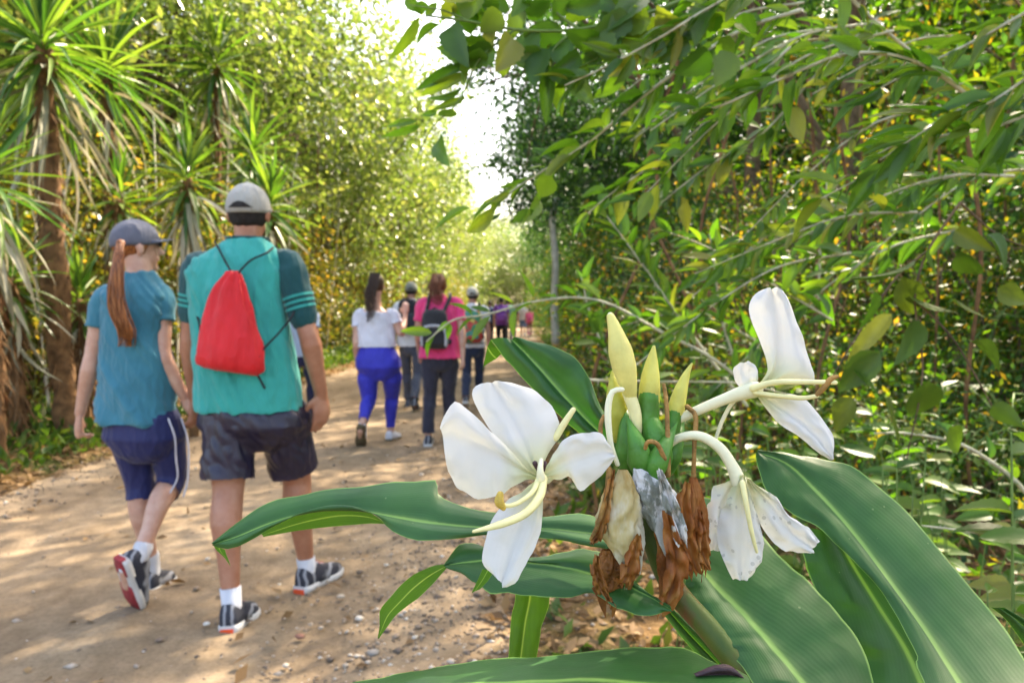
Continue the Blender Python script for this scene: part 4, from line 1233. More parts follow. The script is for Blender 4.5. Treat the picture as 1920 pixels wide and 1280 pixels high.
Y1 = 9.5
J, s = J_generic(at(771, 600, Y1).x, Y1, 1.62, -1, 0)
T1 = None
t1, _ = person('man in a white shirt and grey jeans with a cap, between the two women', J, s, MALE, SK1, (cloth('shirt_white', (.62, .64, .68), .9), .012), (cloth('jeans_grey', (.075, .085, .12), .9), .012), vox=.013, hair=(H_dark, 'short'), cap=(cloth('cap_olive', (.20, .21, .17), .9), None), shoes=(SH_dark, (SH_dark,)))
rucksack('slim black backpack on the man in white shirt', J['hipc'] + Vector((-.02, -.19, .30)), .27, .42, .12, cloth('pack_black', (.02, .022, .03), .7), cloth('pack_black2', (.03, .033, .045), .7), 0, (J['shL'] + Vector((.07, 0, 0)), J['shR'] + Vector((-.07, 0, 0))))

Y2 = 7.0
J, s = J_generic(at(825, 600, Y2).x, Y2, 1.63, 1, 0, .98)
J = blend(J, dict(head=(822, 535, Y2 + .02), neck=(822, 570, Y2), hlL=(802, 838, Y2 - .1), toL=(805, 828, Y2 + .12), anL=(803, 815, Y2 - .05), knL=(806, 750, Y2 + .02), knR=(842, 748, Y2 + .12)))
lh = [at(820, 513, Y2 - .06), at(818, 535, Y2 - .13), at(815, 555, Y2 - .15), at(816, 572, Y2 - .14)]
C_char = cloth('trousers_charcoal', (.035, .035, .055), .85)
person('woman in a pink T-shirt and dark trousers with reddish hair', J, s, FEM, SK2, (cloth('tshirt_pink', (.75, .06, .20), .85), .012, 'tshirt'), (C_char, .010), vox=.011, fat=1.1, hair=(H_red, 'long', lh, [.05, .07, .075, .05], 110), shoes=(SH_dark, (SH_sole,)))
rucksack('black and grey rucksack on the woman in pink', at(815, 617, Y2 - .20), .27, .36, .15, cloth('pack_charcoal', (.03, .03, .035), .7), cloth('pack_dark', (.025, .025, .03), .7), 0, (J['shL'] + Vector((.07, 0, 0)), J['shR'] + Vector((-.07, 0, 0))), None, cloth('pack_grey', (.38, .38, .42), .7))

Y3 = 9.7
J, s = J_generic(at(886, 600, Y3).x, Y3, 1.56, 1, 0, 1.0)
C_stripe, nt, N, L, b, out = newmat('shirt_striped')
tc = N.new('ShaderNodeTexCoord').outputs['Object']; sx = N.new('ShaderNodeSeparateXYZ'); L.new(tc, sx.inputs[0])
wv = mathn(N, L, 'SINE', mathn(N, L, 'MULTIPLY', sx.outputs[2], 92.0))
st_ = mathn(N, L, 'GREATER_THAN', wv, .80)
low = mathn(N, L, 'LESS_THAN', sx.outputs[2], 1.17)
L.new(mixc(N, L, mathn(N, L, 'MULTIPLY', st_, low), (.62, .62, .68), (.10, .16, .17)), b.inputs['Base Color']); b.inputs['Roughness'].default_value = .9
person('walker in a white top with dark stripes and a pale cap', J, s, MALE, SK1, (C_stripe, .012), (cloth('jeans_navy', (.03, .04, .075), .85), .012), vox=.013, hair=(H_dark, 'short'), cap=(cloth('cap_cream', (.42, .41, .36), .9), None), shoes=(SH_dark, (SH_sole,)))
C_flor, nt, N, L, b, out = newmat('floral')
tc = N.new('ShaderNodeTexCoord').outputs['Object']
vo = N.new('ShaderNodeTexVoronoi'); vo.inputs['Scale'].default_value = 16; L.new(tc, vo.inputs['Vector'])
sp = N.new('ShaderNodeSeparateColor'); L.new(vo.outputs['Color'], sp.inputs[0])
r = ramp(N, [(0, (.04, .22, .10)), (.3, (.55, .35, .05)), (.5, (.5, .06, .05)), (.7, (.06, .25, .22)), (.85, (.6, .5, .12)), (1, (.1, .3, .08))]); r.color_ramp.interpolation = 'CONSTANT'
L.new(sp.outputs[0], r.inputs[0]); L.new(r.outputs[0], b.inputs['Base Color']); b.inputs['Roughness'].default_value = .7
rucksack('colourful flower-patterned bag on the walker in stripes', at(884, 612, Y3 - .19), .30, .40, .11, C_flor, C_flor, 0, (None, J['shR'] + Vector((-.07, 0, 0))), C_cord)

Y4 = 8.2
J, s = J_generic(at(563, 620, Y4).x, Y4, 1.5, 1, 0)
person('person in a pale blue shirt and navy trousers, mostly hidden behind the man in teal', J, s, MALE, SK3, (cloth('shirt_paleblue', (.33, .43, .58), .9), .012), (cloth('trousers_navy', (.02, .025, .07), .85), .012), vox=.013, hair=(H_dark, 'short'), shoes=(SH_dark, (SH_dark,)))

# --- the far group
far = [(918, 27.0, 1.62, 'far walker in a dark blue top at the left of the distant group', (.03, .06, .16), (.03, .03, .05), -1),
       (940, 22.5, 1.66, 'far walker in a purple top seen past the tip of the broad leaf', (.22, .07, .40), (.02, .02, .03), 1),
       (954, 27.5, 1.68, 'far walker in a pale green shirt half hidden behind the walker in purple', (.25, .55, .42), (.06, .07, .10), -1),
       (962, 33.0, 1.52, 'far walker in black carrying nothing, left of the white shirted one', (.02, .02, .025), (.02, .02, .03), 1),
       (981, 35.0, 1.62, 'far walker in a white shirt and blue shorts', (.6, .62, .7), (.06, .14, .32), -1),
       (993, 34.0, 1.36, 'child in pink at the right end of the distant group', (.75, .10, .26), (.28, .05, .14), 1)]
for i, (px, Yf, h, lb, c1, c2, ph) in enumerate(far):
    J, s = J_generic(at(px, 600, Yf).x, Yf, h, ph)
    person(lb, J, s, MALE, SK3, (cloth('far_top', c1), .008), (cloth('far_bottom', c2), .006), vox=.018, hair=(H_dark, 'short'), shoes=(SH_dark, (SH_sole,)), leg_hem=.46 if i == 4 else 1.0, leg_kind='shorts' if i == 4 else 'trousers', socks=W_sock if i == 4 else None)
    if i == 1:
        rucksack('purple rucksack on the far walker in purple', J['hipc'] + Vector((0, -.2, .22)), .34, .42, .18, cloth('pack_purple', (.20, .05, .42), .7), cloth('pack_violet', (.30, .10, .52), .7), 0, (J['shL'], J['shR']))
    if i == 5:
        rucksack('pink rucksack on the far child', J['hipc'] + Vector((0, -.17, .16)), .28, .32, .16, cloth('pack_pink', (.8, .14, .35), .7), cloth('pack_rose', (.7, .1, .3), .7), 0, (J['shL'], J['shR']))
bpy.data.scenes.remove(TMP)
# ------------------------------------------------------------------ the ginger lily in front
def ginger_mat(name, c0, c1, mid, trans, rough=.42, fac=.22, vein=1.0):
    m, nt, N, L, b, out = newmat(name)
    uv = N.new('ShaderNodeUVMap').outputs[0]
    sx = N.new('ShaderNodeSeparateXYZ'); L.new(uv, sx.inputs[0])
    u, v = sx.outputs[0], sx.outputs[1]
    tc = N.new('ShaderNodeTexCoord').outputs['Object']
    d = mathn(N, L, 'ABSOLUTE', mathn(N, L, 'SUBTRACT', v, .5))
    r = ramp(N, [(.3, c0), (.7, c1)]); L.new(noisen(N, L, 14, 5, tc), r.inputs[0])
    # side veins leave the midrib at a slant
    ph = mathn(N, L, 'ADD', mathn(N, L, 'MULTIPLY_ADD', d, 1.0, mathn(N, L, 'MULTIPLY', u, -.35)), mathn(N, L, 'MULTIPLY', noisen(N, L, 26, 3, tc), .05))
    vn = mathn(N, L, 'SINE', mathn(N, L, 'MULTIPLY', ph, 210.0)); vn2 = mathn(N, L, 'SINE', mathn(N, L, 'MULTIPLY', ph, 47.0))
    vv = mathn(N, L, 'MULTIPLY_ADD', vn, .4, vn2)
    vr = ramp(N, [(0, (.96, .965, .96)), (1, (1.03, 1.03, 1.03))]); L.new(mathn(N, L, 'MULTIPLY_ADD', vv, .35, .5), vr.inputs[0])
    c = mixc(N, L, 1, r.outputs[0], vr.outputs[0], 'MULTIPLY')
    mr = ramp(N, [(0, (1, 1, 1)), (.014, (.8, .8, .8)), (.03, (.14, .14, .14)), (.06, (0, 0, 0)), (.482, (0, 0, 0)), (.493, (.7, .7, .7)), (.5, (.9, .9, .9))])
    L.new(d, mr.inputs[0])
    c = mixc(N, L, mr.outputs[0], c, mid)
    be = mathn(N, L, 'MULTIPLY', mathn(N, L, 'GREATER_THAN', mathn(N, L, 'ADD', d, mathn(N, L, 'MULTIPLY', noisen(N, L, 38, 4, tc), .06)), .528), mathn(N, L, 'GREATER_THAN', noisen(N, L, 11, 2, tc), .53))
    c = mixc(N, L, mathn(N, L, 'MULTIPLY', be, .85), c, (.20, .11, .03))
    # pale flecks
    vo = N.new('ShaderNodeTexVoronoi'); vo.inputs['Scale'].default_value = 95; L.new(tc, vo.inputs['Vector'])
    fl = mathn(N, L, 'MULTIPLY', mathn(N, L, 'LESS_THAN', vo.outputs['Distance'], mathn(N, L, 'MULTIPLY', noisen(N, L, 57, 2, tc), .12)), mathn(N, L, 'GREATER_THAN', noisen(N, L, 31, 2, tc), .58))
    c = mixc(N, L, mathn(N, L, 'MULTIPLY', fl, .3), c, (.30, .38, .2))
    L.new(c, b.inputs['Base Color'])
    b.inputs['Roughness'].default_value = rough; b.inputs['Specular IOR Level'].default_value = .36
    rg = ramp(N, [(.35, (rough - .08,) * 3), (.7, (rough + .14,) * 3)]); L.new(noisen(N, L, 23, 4, tc), rg.inputs[0]); L.new(rg.outputs[0], b.inputs['Roughness'])
    bumpn(N, L, mathn(N, L, 'ADD', mathn(N, L, 'MULTIPLY', vv, .13), mathn(N, L, 'MULTIPLY', noisen(N, L, 12, 3, tc), 4)), .2 * vein, .0014, b)
    t = N.new('ShaderNodeBsdfTranslucent'); L.new(mixc(N, L, 1, c, trans, 'MULTIPLY'), t.inputs['Color'])
    mx = N.new('ShaderNodeMixShader'); mx.inputs[0].default_value = fac
    L.new(b.outputs[0], mx.inputs[1]); L.new(t.outputs[0], mx.inputs[2]); L.new(mx.outputs[0], out.inputs[0])
    return m
G_top = ginger_mat('ginger_leaf_top', (.020, .085, .022), (.040, .14, .034), (.22, .40, .10), (1.4, 1.9, .4))
G_under = ginger_mat('ginger_leaf_under', (.045, .13, .016), (.07, .17, .022), (.28, .40, .12), (1.4, 1.7, .3), .5, .35)
M_petal, nt, N, L, b, out = newmat('petal')
uv = N.new('ShaderNodeUVMap').outputs[0]; sx = N.new('ShaderNodeSeparateXYZ'); L.new(uv, sx.inputs[0])
u_, v_ = sx.outputs[0], sx.outputs[1]
ve = mathn(N, L, 'SINE', mathn(N, L, 'MULTIPLY', v_, 75.0))
r = ramp(N, [(0, (.52, .55, .20)), (.16, (.66, .68, .42)), (.42, (.76, .77, .78))]); L.new(u_, r.inputs[0])
L.new(r.outputs[0], b.inputs['Base Color']); b.inputs['Roughness'].default_value = .55; b.inputs['Specular IOR Level'].default_value = .25
tcp = N.new('ShaderNodeTexCoord').outputs['Object']
bumpn(N, L, mathn(N, L, 'MULTIPLY_ADD', ve, .10, mathn(N, L, 'MULTIPLY', noisen(N, L, 60, 4, tcp), 2)), .16, .0010, b)
t_ = N.new('ShaderNodeBsdfTranslucent'); t_.inputs['Color'].default_value = (.66, .66, .58, 1)
mx = N.new('ShaderNodeMixShader'); mx.inputs[0].default_value = .35
L.new(b.outputs[0], mx.inputs[1]); L.new(t_.outputs[0], mx.inputs[2]); L.new(mx.outputs[0], out.inputs[0])
M_cream = simple('flower_tube', (.74, .73, .52), .5, .08, 60, .1, 400, .3)
M_stamen = simple('stamen', (.74, .70, .36), .5, .1, 80, .1, 400, .3)
M_anther = simple('anther', (.50, .36, .07), .7, .3, 200, .4, 600)
M_stemg = simple('ginger_stem', (.075, .13, .022), .45, .6, 40, .25, 160, .4)
M_purple = simple('stem_sheath', (.05, .02, .025), .5, .5, 60, .4, 200, .4)
M_ochre = simple('dry_tube', (.27, .15, .045), .7, .6, 120, .5, 300)

def mottled(name, stops, scale, rough=.75, trans=None):
    m, nt, N, L, b, out = newmat(name)
    tc = N.new('ShaderNodeTexCoord').outputs['Object']
    mp = N.new('ShaderNodeMapping'); mp.inputs['Scale'].default_value = (1, 1, .45); L.new(tc, mp.inputs[0])
    r = ramp(N, stops); L.new(noisen(N, L, scale, 5, mp.outputs[0], .65), r.inputs[0])
    L.new(r.outputs[0], b.inputs['Base Color']); b.inputs['Roughness'].default_value = rough; b.inputs['Specular IOR Level'].default_value = .3
    bumpn(N, L, noisen(N, L, scale * 3, 4, tc), .3, .0015, b)
    return m
M_with1 = mottled('withered_silver', [(.34, (.34, .22, .06)), (.45, (.48, .40, .20)), (.55, (.60, .57, .46)), (.75, (.70, .69, .67))], 26, .38)
M_with2 = mottled('withered_mottled', [(.3, (.12, .13, .10)), (.44, (.22, .24, .22)), (.5, (.55, .55, .55)), (.8, (.66, .65, .63))], 95)
M_brown = mottled('withered_brown', [(.28, (.05, .022, .008)), (.45, (.20, .07, .015)), (.6, (.36, .15, .035)), (.8, (.44, .26, .10))], 60, .55)
M_rust = mottled('withered_rust', [(.28, (.08, .025, .01)), (.45, (.25, .075, .015)), (.62, (.36, .16, .04)), (.8, (.42, .30, .16))], 55, .55)

def sheet(Y, Lp, Mp, Rp, n=28, k=5, bulge=0.0, rip=0.0, seed=0, curl=0.0):
    """blade through three curves (two edges and the midrib), each given as photo points; Y gives their distance"""
    def c3(P): return catmull([at(p[0], p[1], p[2] if len(p) > 2 else Y(p[0], p[1])) for p in P], n)
    A, B, C_ = c3(Lp), c3(Mp), c3(Rp)
    V, UV = [], []
    for i in range(n):
        for j in range(2 * k + 1):
            if j <= k: t = j / k; p = A[i] * (1 - t) + B[i] * t; e = math.sin(math.pi * t)
            else: t = (j - k) / k; p = B[i] * (1 - t) + C_[i] * t; e = math.sin(math.pi * t)
            dist = abs(j / k - 1)
            p = p + np.array([0, -bulge * e + curl * dist ** 2, bulge * .35 * e])
            if rip: p = p + np.array([0, 1, .3]) * rip * noise.noise(Vector((i * .35, j * .5, seed * 3.3))) * (.3 + dist)
            V.append(p); UV.append((i / (n - 1), j / (2 * k)))
    w_ = 2 * k + 1
    F = [(i * w_ + j, i * w_ + j + 1, (i + 1) * w_ + j + 1, (i + 1) * w_ + j) for i in range(n - 1) for j in range(2 * k)]
    return np.array(V), np.array(F), np.array(UV)
def sheets(parts, mats, name):
    V, F, U, MI = [], [], [], []; o = 0
    for (v, f, u), mi in parts:
        V.append(v); F.append(f + o); U.append(u); MI += [mi] * len(f); o += len(v)
    me = arr_mesh(name, np.vstack(V), np.vstack(F), smooth_=True, uv=np.vstack(U))
    for m in mats: me.materials.append(m)
    me.polygons.foreach_set('material_index', np.array(MI, np.int32))
    return me

GB = at(1500, 1400, .42)
gl = empty('ginger_lily', GB, 'white ginger lily with broad green leaves in front of everything, in flower', 'plant')
def gleaf(parts, label=None):
    o = link('leaf', sheets(parts, [G_top, G_under], 'leaf'), gl)
    if label: o['label'] = label
    return o
def lin(a, b, ref=1000.0):
    return lambda px, py: a + b * (py - ref) / 1000
# upper leaf with its folded tip, behind the front flower
yf = lambda px, py: .52 - (px - 918) * .0002
gleaf([(sheet(yf, [(972, 636), (1030, 645), (1078, 670), (1106, 710), (1124, 758), (1150, 800), (1165, 835)], [(960, 637), (1000, 678), (1050, 735), (1100, 788), (1135, 822), (1160, 850)], [(920, 637), (955, 681), (1000, 728), (1045, 775), (1090, 815), (1130, 838), (1155, 860)], bulge=.006, rip=.004, seed=1), 0),
       (sheet(lambda px, py: .515 + (py - 637) * .0002, [(920, 637), (930, 650), (940, 663)], [(914, 650), (922, 663), (931, 672)], [(904, 697), (905, 690), (910, 684)], n=8, k=3), 1)])
# long leaf reaching left over the road
yl = lambda px, py: .47 + (1100 - px) * .00012 - (py - 980) * .0004
gleaf([(sheet(yl, [(398, 1016), (440, 982), (500, 944), (600, 920), (700, 910), (768, 902), (820, 901), (818, 922), (845, 943), (920, 962), (1000, 966), (1060, 963), (1110, 966), (1160, 990)],
              [(402, 1020), (450, 1004), (520, 976), (610, 958), (700, 962), (780, 976), (860, 985), (930, 990), (1000, 990), (1060, 994), (1110, 1000), (1165, 1008)],
              [(398, 1022), (432, 1030), (470, 1014), (530, 978), (580, 955), (625, 942), (668, 947), (704, 966), (730, 990), (775, 1008), (840, 1013), (905, 1006), (1005, 1003), (1065, 1015), (1170, 1040)], n=44, bulge=.003, rip=.0025, seed=2), 0),
       (sheet(lambda px, py: .545 + (1000 - px) * .00008, [(490, 1000), (545, 968), (590, 952), (640, 943), (690, 958), (718, 977)], [(492, 1003), (550, 984), (600, 972), (645, 966), (690, 969), (720, 979)], [(494, 1006), (555, 995), (610, 988), (655, 984), (695, 981), (722, 982)], n=18, k=3), 1),
       (sheet(lambda px, py: .55, [(398, 1016), (405, 1030), (420, 1044), (433, 1062)], [(410, 1025), (414, 1034), (424, 1046), (433, 1062)], [(422, 1030), (424, 1038), (428, 1048), (433, 1063)], n=10, k=3), 1)])
# drooping leaf below it
yd = lambda px, py: .46 + (1100 - px) * .00010 - (py - 1060) * .0004
gleaf([(sheet(yd, [(832, 1058), (848, 1036), (862, 1017), (882, 1018), (905, 1022), (960, 1048), (1000, 1046), (1060, 1034), (1120, 1030), (1170, 1075), (1215, 1108), (1255, 1135)],
              [(834, 1060), (870, 1054), (920, 1050), (980, 1052), (1050, 1062), (1120, 1078), (1180, 1098), (1225, 1122), (1258, 1142)],
              [(836, 1062), (868, 1076), (900, 1100), (940, 1112), (1000, 1115), (1060, 1122), (1110, 1112), (1150, 1135), (1185, 1150), (1225, 1150), (1260, 1148)], n=40, bulge=.003, rip=.003, seed=3), 0),
       (sheet(lambda px, py: .49 + (840 - px) * .0002, [(838, 1057), (800, 1064), (765, 1084), (738, 1112), (713, 1142), (712, 1170), (708, 1196)], [(838, 1060), (806, 1078), (775, 1102), (748, 1130), (728, 1152), (717, 1176), (709, 1196)], [(839, 1063), (815, 1090), (785, 1120), (758, 1140), (738, 1158), (722, 1180), (710, 1197)], n=20, k=3, rip=.001), 1),
       (sheet(lambda px, py: .455, [(905, 1066), (895, 1088), (884, 1111)], [(915, 1068), (905, 1086), (890, 1108)], [(926, 1070), (915, 1088), (900, 1104)], n=8, k=3), 1)])
# leaf hanging straight down
gleaf([(sheet(lambda px, py: .50, [(965, 1100), (966, 1120), (960, 1150), (958, 1165), (953, 1235)], [(995, 1105), (992, 1130), (985, 1165), (976, 1235)], [(1032, 1100), (1028, 1140), (1016, 1170), (1012, 1200), (1006, 1235)], n=20, bulge=.004, rip=.002, seed=4), 1)])
# broad leaf along the bottom edge
gleaf([(sheet(lambda px, py: .40 - (py - 1240) * .0008, [(600, 1292), (700, 1266), (800, 1252), (900, 1240), (1000, 1228), (1100, 1222), (1180, 1212), (1270, 1216), (1330, 1232), (1400, 1262)], [(560, 1320), (700, 1298), (850, 1282), (1000, 1275), (1150, 1276), (1280, 1285), (1400, 1292)], [(560, 1340), (700, 1350), (850, 1370), (1000, 1380), (1150, 1380), (1280, 1370), (1400, 1330)], n=36, bulge=.006, rip=.004, seed=5), 0)])
# strip of leaf under the stem
gleaf([(sheet(lambda px, py: .47, [(1236, 1140), (1268, 1182), (1310, 1230), (1345, 1262), (1385, 1300)], [(1250, 1140), (1285, 1180), (1328, 1225), (1365, 1262), (1400, 1300)], [(1262, 1140), (1305, 1180), (1345, 1220), (1385, 1262), (1420, 1300)], n=18, bulge=.003), 0)])
# the leaf between the two right ones, then the two big ones
y9 = lambda px, py: .50 - (py - 1000) * .00022
gleaf([(sheet(lambda px, py: .485 - (py - 1000) * .00012, [(1500, 990), (1505, 1040), (1530, 1110), (1560, 1180), (1600, 1300)], [(1560, 990), (1600, 1060), (1650, 1140), (1700, 1220), (1740, 1310)], [(1620, 1010), (1680, 1090), (1740, 1170), (1800, 1240), (1850, 1320)], n=24, bulge=.003, rip=.005, seed=6), 0)])
y7 = lambda px, py: .50 - (py - 850) * .00026 - (px - 1600) * .00006
gleaf([(sheet(y7, [(1419, 845), (1470, 847), (1530, 860), (1596, 873), (1645, 910), (1700, 958), (1760, 1028), (1830, 1112), (1880, 1172), (1935, 1255), (1990, 1330)],
              [(1419, 847), (1475, 868), (1530, 920), (1600, 1000), (1680, 1108), (1740, 1192), (1815, 1310), (1850, 1360)],
              [(1418, 849), (1424, 885), (1440, 925), (1482, 962), (1530, 985), (1562, 1015), (1602, 1052), (1650, 1105), (1690, 1170), (1720, 1240), (1760, 1370)], n=44, bulge=.003, rip=.005, seed=7), 0)])
y6 = lambda px, py: .47 - (py - 1050) * .00028
gleaf([(sheet(y6, [(1292, 1062), (1282, 1082), (1288, 1120), (1330, 1180), (1390, 1250), (1440, 1320)],
              [(1302, 1052), (1340, 1098), (1400, 1158), (1450, 1215), (1500, 1275), (1540, 1330)],
              [(1300, 925), (1360, 940), (1425, 1000), (1480, 1058), (1535, 1108), (1580, 1160), (1618, 1215), (1650, 1320)], n=36, bulge=.003, rip=.005, seed=8), 0)])
gleaf([(sheet(lambda px, py: .43, [(1858, 1138), (1885, 1160), (1925, 1215), (1960, 1270)], [(1870, 1138), (1905, 1162), (1950, 1205), (1990, 1260)], [(1880, 1138), (1920, 1160), (1970, 1195), (2020, 1250)], n=14, bulge=.004), 0)])

# stem
def gt(pts, r, n=12, N_=20, **k):
    """tube through photo points (px, py, Y); r in photo pixels"""
    P = catmull([at(*p) for p in pts], N_)
    ym = np.interp(np.linspace(0, 1, N_), np.linspace(0, 1, len(pts)), [p[2] for p in pts])
    rr_ = np.interp(np.linspace(0, 1, N_), np.linspace(0, 1, len(r)), r) * ym / FPX
    bm = bmesh.new(); tube(bm, P, rr_, n, **k)
    return bm_mesh(bm)
link('stem', gt([(1205, 800, .462), (1212, 900, .462), (1222, 1000, .458), (1262, 1100, .448), (1330, 1180, .435), (1420, 1290, .415), (1480, 1370, .405)], [28, 24, 21, 22, 23, 25, 27], 16, 40, noise_=.05), gl, mat=M_stemg)
gl.children[-1].data.materials[0] = mottled('ginger_stem_old', [(.3, (.02, .03, .008)), (.48, (.045, .09, .014)), (.6, (.07, .105, .018)), (.72, (.12, .055, .018))], 22, .5)
link('stem_sheath', sheets([(sheet(lambda px, py: .375, [(1300, 1262), (1340, 1246), (1372, 1248), (1410, 1285)], [(1304, 1268), (1345, 1264), (1380, 1270), (1410, 1300)], [(1310, 1274), (1350, 1285), (1385, 1295), (1412, 1320)], n=14, k=3, bulge=.004), 0)], [M_purple], 's'), gl)

# bracts
def spindle(pts, r, mat, name, parent=None, flat=None):
    return link(name, gt(pts, r, 14, 22), parent or gl, mat=mat)
G_br = simple('bract_green', (.055, .20, .025), .45, .3, 60, .2, 250, .4)
M_bud = simple('bud_yellow', (.58, .56, .13), .5, .18, 50, .15, 300, .3)
def grad_bud(name, lo, hi, z0, z1):
    m, nt, N, L, b, out = newmat(name)
    tc = N.new('ShaderNodeTexCoord').outputs['Object']; sx = N.new('ShaderNodeSeparateXYZ'); L.new(tc, sx.inputs[0])
    f = mathn(N, L, 'DIVIDE', mathn(N, L, 'SUBTRACT', sx.outputs[2], z0), z1 - z0)
    f = mathn(N, L, 'ADD', f, mathn(N, L, 'MULTIPLY', mathn(N, L, 'SUBTRACT', noisen(N, L, 60, 4, tc), .5), .25))
    r = ramp(N, [(0, lo), (1, hi)]); L.new(f, r.inputs[0]); L.new(r.outputs[0], b.inputs['Base Color'])
    b.inputs['Roughness'].default_value = .5
    return m
for pts, r in (([(1178, 880, .455), (1180, 830, .452), (1176, 790, .455), (1172, 770, .46)], [22, 34, 26, 4]), ([(1238, 890, .452), (1232, 840, .45), (1222, 800, .452), (1212, 770, .458)], [22, 34, 30, 4]),
               ([(1205, 890, .442), (1198, 850, .438), (1190, 820, .44), (1182, 798, .446)], [20, 32, 22, 4]), ([(1225, 895, .438), (1232, 868, .434), (1245, 840, .438), (1258, 815, .444)], [20, 26, 20, 4]),
               ([(1206, 860, .460), (1212, 800, .456), (1216, 765, .456), (1217, 740, .456)], [22, 28, 26, 23]), ([(1252, 850, .462), (1258, 815, .460), (1263, 790, .460), (1266, 772, .46)], [16, 20, 18, 16]),
               ([(1160, 860, .47), (1155, 820, .47), (1160, 790, .47), (1164, 770, .475)], [16, 20, 14, 3]), ([(1252, 880, .46), (1262, 850, .458), (1272, 820, .46), (1278, 800, .465)], [16, 22, 16, 3])):
    if r[-1] < 15:                                           # a pointed scale
        e_ = pts[-1]; k_ = pts[-2]
        pts = pts + [(e_[0] + (e_[0] - k_[0]) * .9, e_[1] + (e_[1] - k_[1]) * .9, e_[2] + .002)]; r = r[:-1] + [r[-2] * .55, 1.2]
    spindle(pts, [q * .82 for q in r], G_br, 'bract')
spindle([(1158, 815, .462), (1156, 770, .460), (1152, 730, .462), (1148, 698, .466)], [16, 22, 16, 3], simple('bract_yellow', (.40, .40, .06), .5, .25, 60, .2, 300), 'bract')
# buds
M_b1 = grad_bud('bud_big', (.62, .60, .30), (.58, .52, .10), .012, .045)
b1 = spindle([(1184, 752, .452), (1180, 732, .451), (1175, 708, .450), (1166, 670, .450), (1154, 622, .452), (1145, 594, .454)], [10, 17, 23, 23, 15, 8], simple('bud_pale', (.60, .56, .18), .5, .2, 40, .15, 300), 'bud')
link('bud_tip', gt([(1147, 600, .4535), (1144, 590, .454)], [8, 5], 10, 5), b1, mat=M_cream)
link('bud_tube', gt([(1178, 735, .452), (1190, 770, .450), (1192, 800, .450), (1190, 825, .452)], [12, 12, 12, 12], 12, 14), b1, mat=M_stamen)
spindle([(1217, 755, .457), (1218, 728, .457), (1220, 700, .457), (1223, 672, .457), (1226, 650, .457)], [20, 20, 17, 11, 3], M_bud, 'bud')
spindle([(1264, 788, .461), (1269, 760, .461), (1277, 730, .461), (1287, 702, .461), (1297, 682, .461)], [14, 16, 13, 8, 2], M_bud, 'bud')

def petal(parent, Y, Lp, Mp, Rp, label=None, **k):
    kw = dict(n=26, k=6, bulge=.004, rip=.0022); kw.update(k); kw['bulge'] *= .4
    return link('petal', sheets([(sheet(Y, Lp, Mp, Rp, **kw), 0)], [M_petal], 'petal'), parent)
# front flower
f1 = link('flower', gt([(1022, 893, .418), (1045, 880, .435), (1100, 860, .452), (1160, 850, .458)], [15, 11, 10, 10], 12, 16), gl, mat=M_cream)
f1['label'] = 'open flower with four white petals, frontmost'
Yp = lambda px, py: .415 - (1010 - px) * .00004 + (890 - py) * .00010
petal(f1, Yp, [(1010, 893), (990, 880), (940, 828), (905, 785), (886, 745), (888, 728), (900, 720)], [(1011, 892), (1000, 870), (985, 830), (965, 785), (945, 750), (930, 725), (922, 717)], [(1013, 890), (1022, 862), (1045, 825), (1050, 798), (1035, 762), (1005, 735), (965, 718), (940, 715)], seed=1, bulge=.007)
petal(f1, lambda px, py: .412 - (1010 - px) * .00006, [(1008, 897), (985, 898), (960, 915), (930, 930), (895, 935), (862, 918), (840, 885)], [(1008, 895), (975, 878), (935, 855), (895, 835), (865, 820), (845, 812), (830, 815)], [(1009, 893), (985, 876), (945, 832), (905, 792), (870, 765), (851, 754), (832, 780), (825, 800)], seed=2, bulge=.006)
petal(f1, lambda px, py: .414 + (px - 1020) * .00008, [(1015, 890), (1038, 850), (1062, 820), (1095, 812), (1125, 811), (1142, 832)], [(1016, 893), (1050, 872), (1090, 856), (1125, 848), (1148, 850), (1152, 854)], [(1018, 897), (1045, 898), (1068, 896), (1080, 910), (1090, 919), (1125, 893), (1155, 858)], seed=3, bulge=.005)
petal(f1, lambda px, py: .414 - (py - 900) * .00012, [(1008, 900), (980, 918), (945, 945), (920, 980), (906, 1030), (906, 1060), (930, 1080)], [(1012, 902), (1000, 940), (980, 985), (962, 1030), (948, 1070), (941, 1092)], [(1018, 903), (1018, 945), (1012, 1005), (990, 1050), (968, 1088), (948, 1103), (942, 1102)], seed=4, bulge=.006)
link('filament', gt([(1018, 897, .408), (1012, 930, .398), (985, 962, .388), (940, 982, .380), (888, 996, .374)], [9, 8.5, 8, 7.5, 3], 10, 22), f1, mat=M_stamen)
st2 = link('filament', gt([(1010, 897, .406), (998, 922, .398), (972, 942, .392), (950, 948, .388), (938, 942, .386)], [6, 5, 4.5, 4.5, 4], 8, 18), f1, mat=M_stamen)
link('anther', gt([(944, 952, .384), (936, 940, .383), (938, 926, .384)], [5, 9, 6], 10, 8, noise_=.4), st2, mat=M_anther)
link('stigma', gt([(1075, 768, .425), (1060, 790, .424), (1042, 820, .423)], [5, 6.5, 7], 8, 8), f1, mat=M_stamen)
for a_, b__ in (((1003, 868), (1008, 880)), ((1021, 868), (1019, 882))):
    link('throat_shade', gt([(*a_, .4085), (*b__, .408)], [5, 3], 8, 6), f1, mat=M_purple)  # dark rods stand in for the shaded gaps beside the style
link('style', gt([(1015, 862, .408), (1013, 880, .404), (1014, 897, .405)], [4, 6, 9], 8, 8), f1, mat=M_cream)
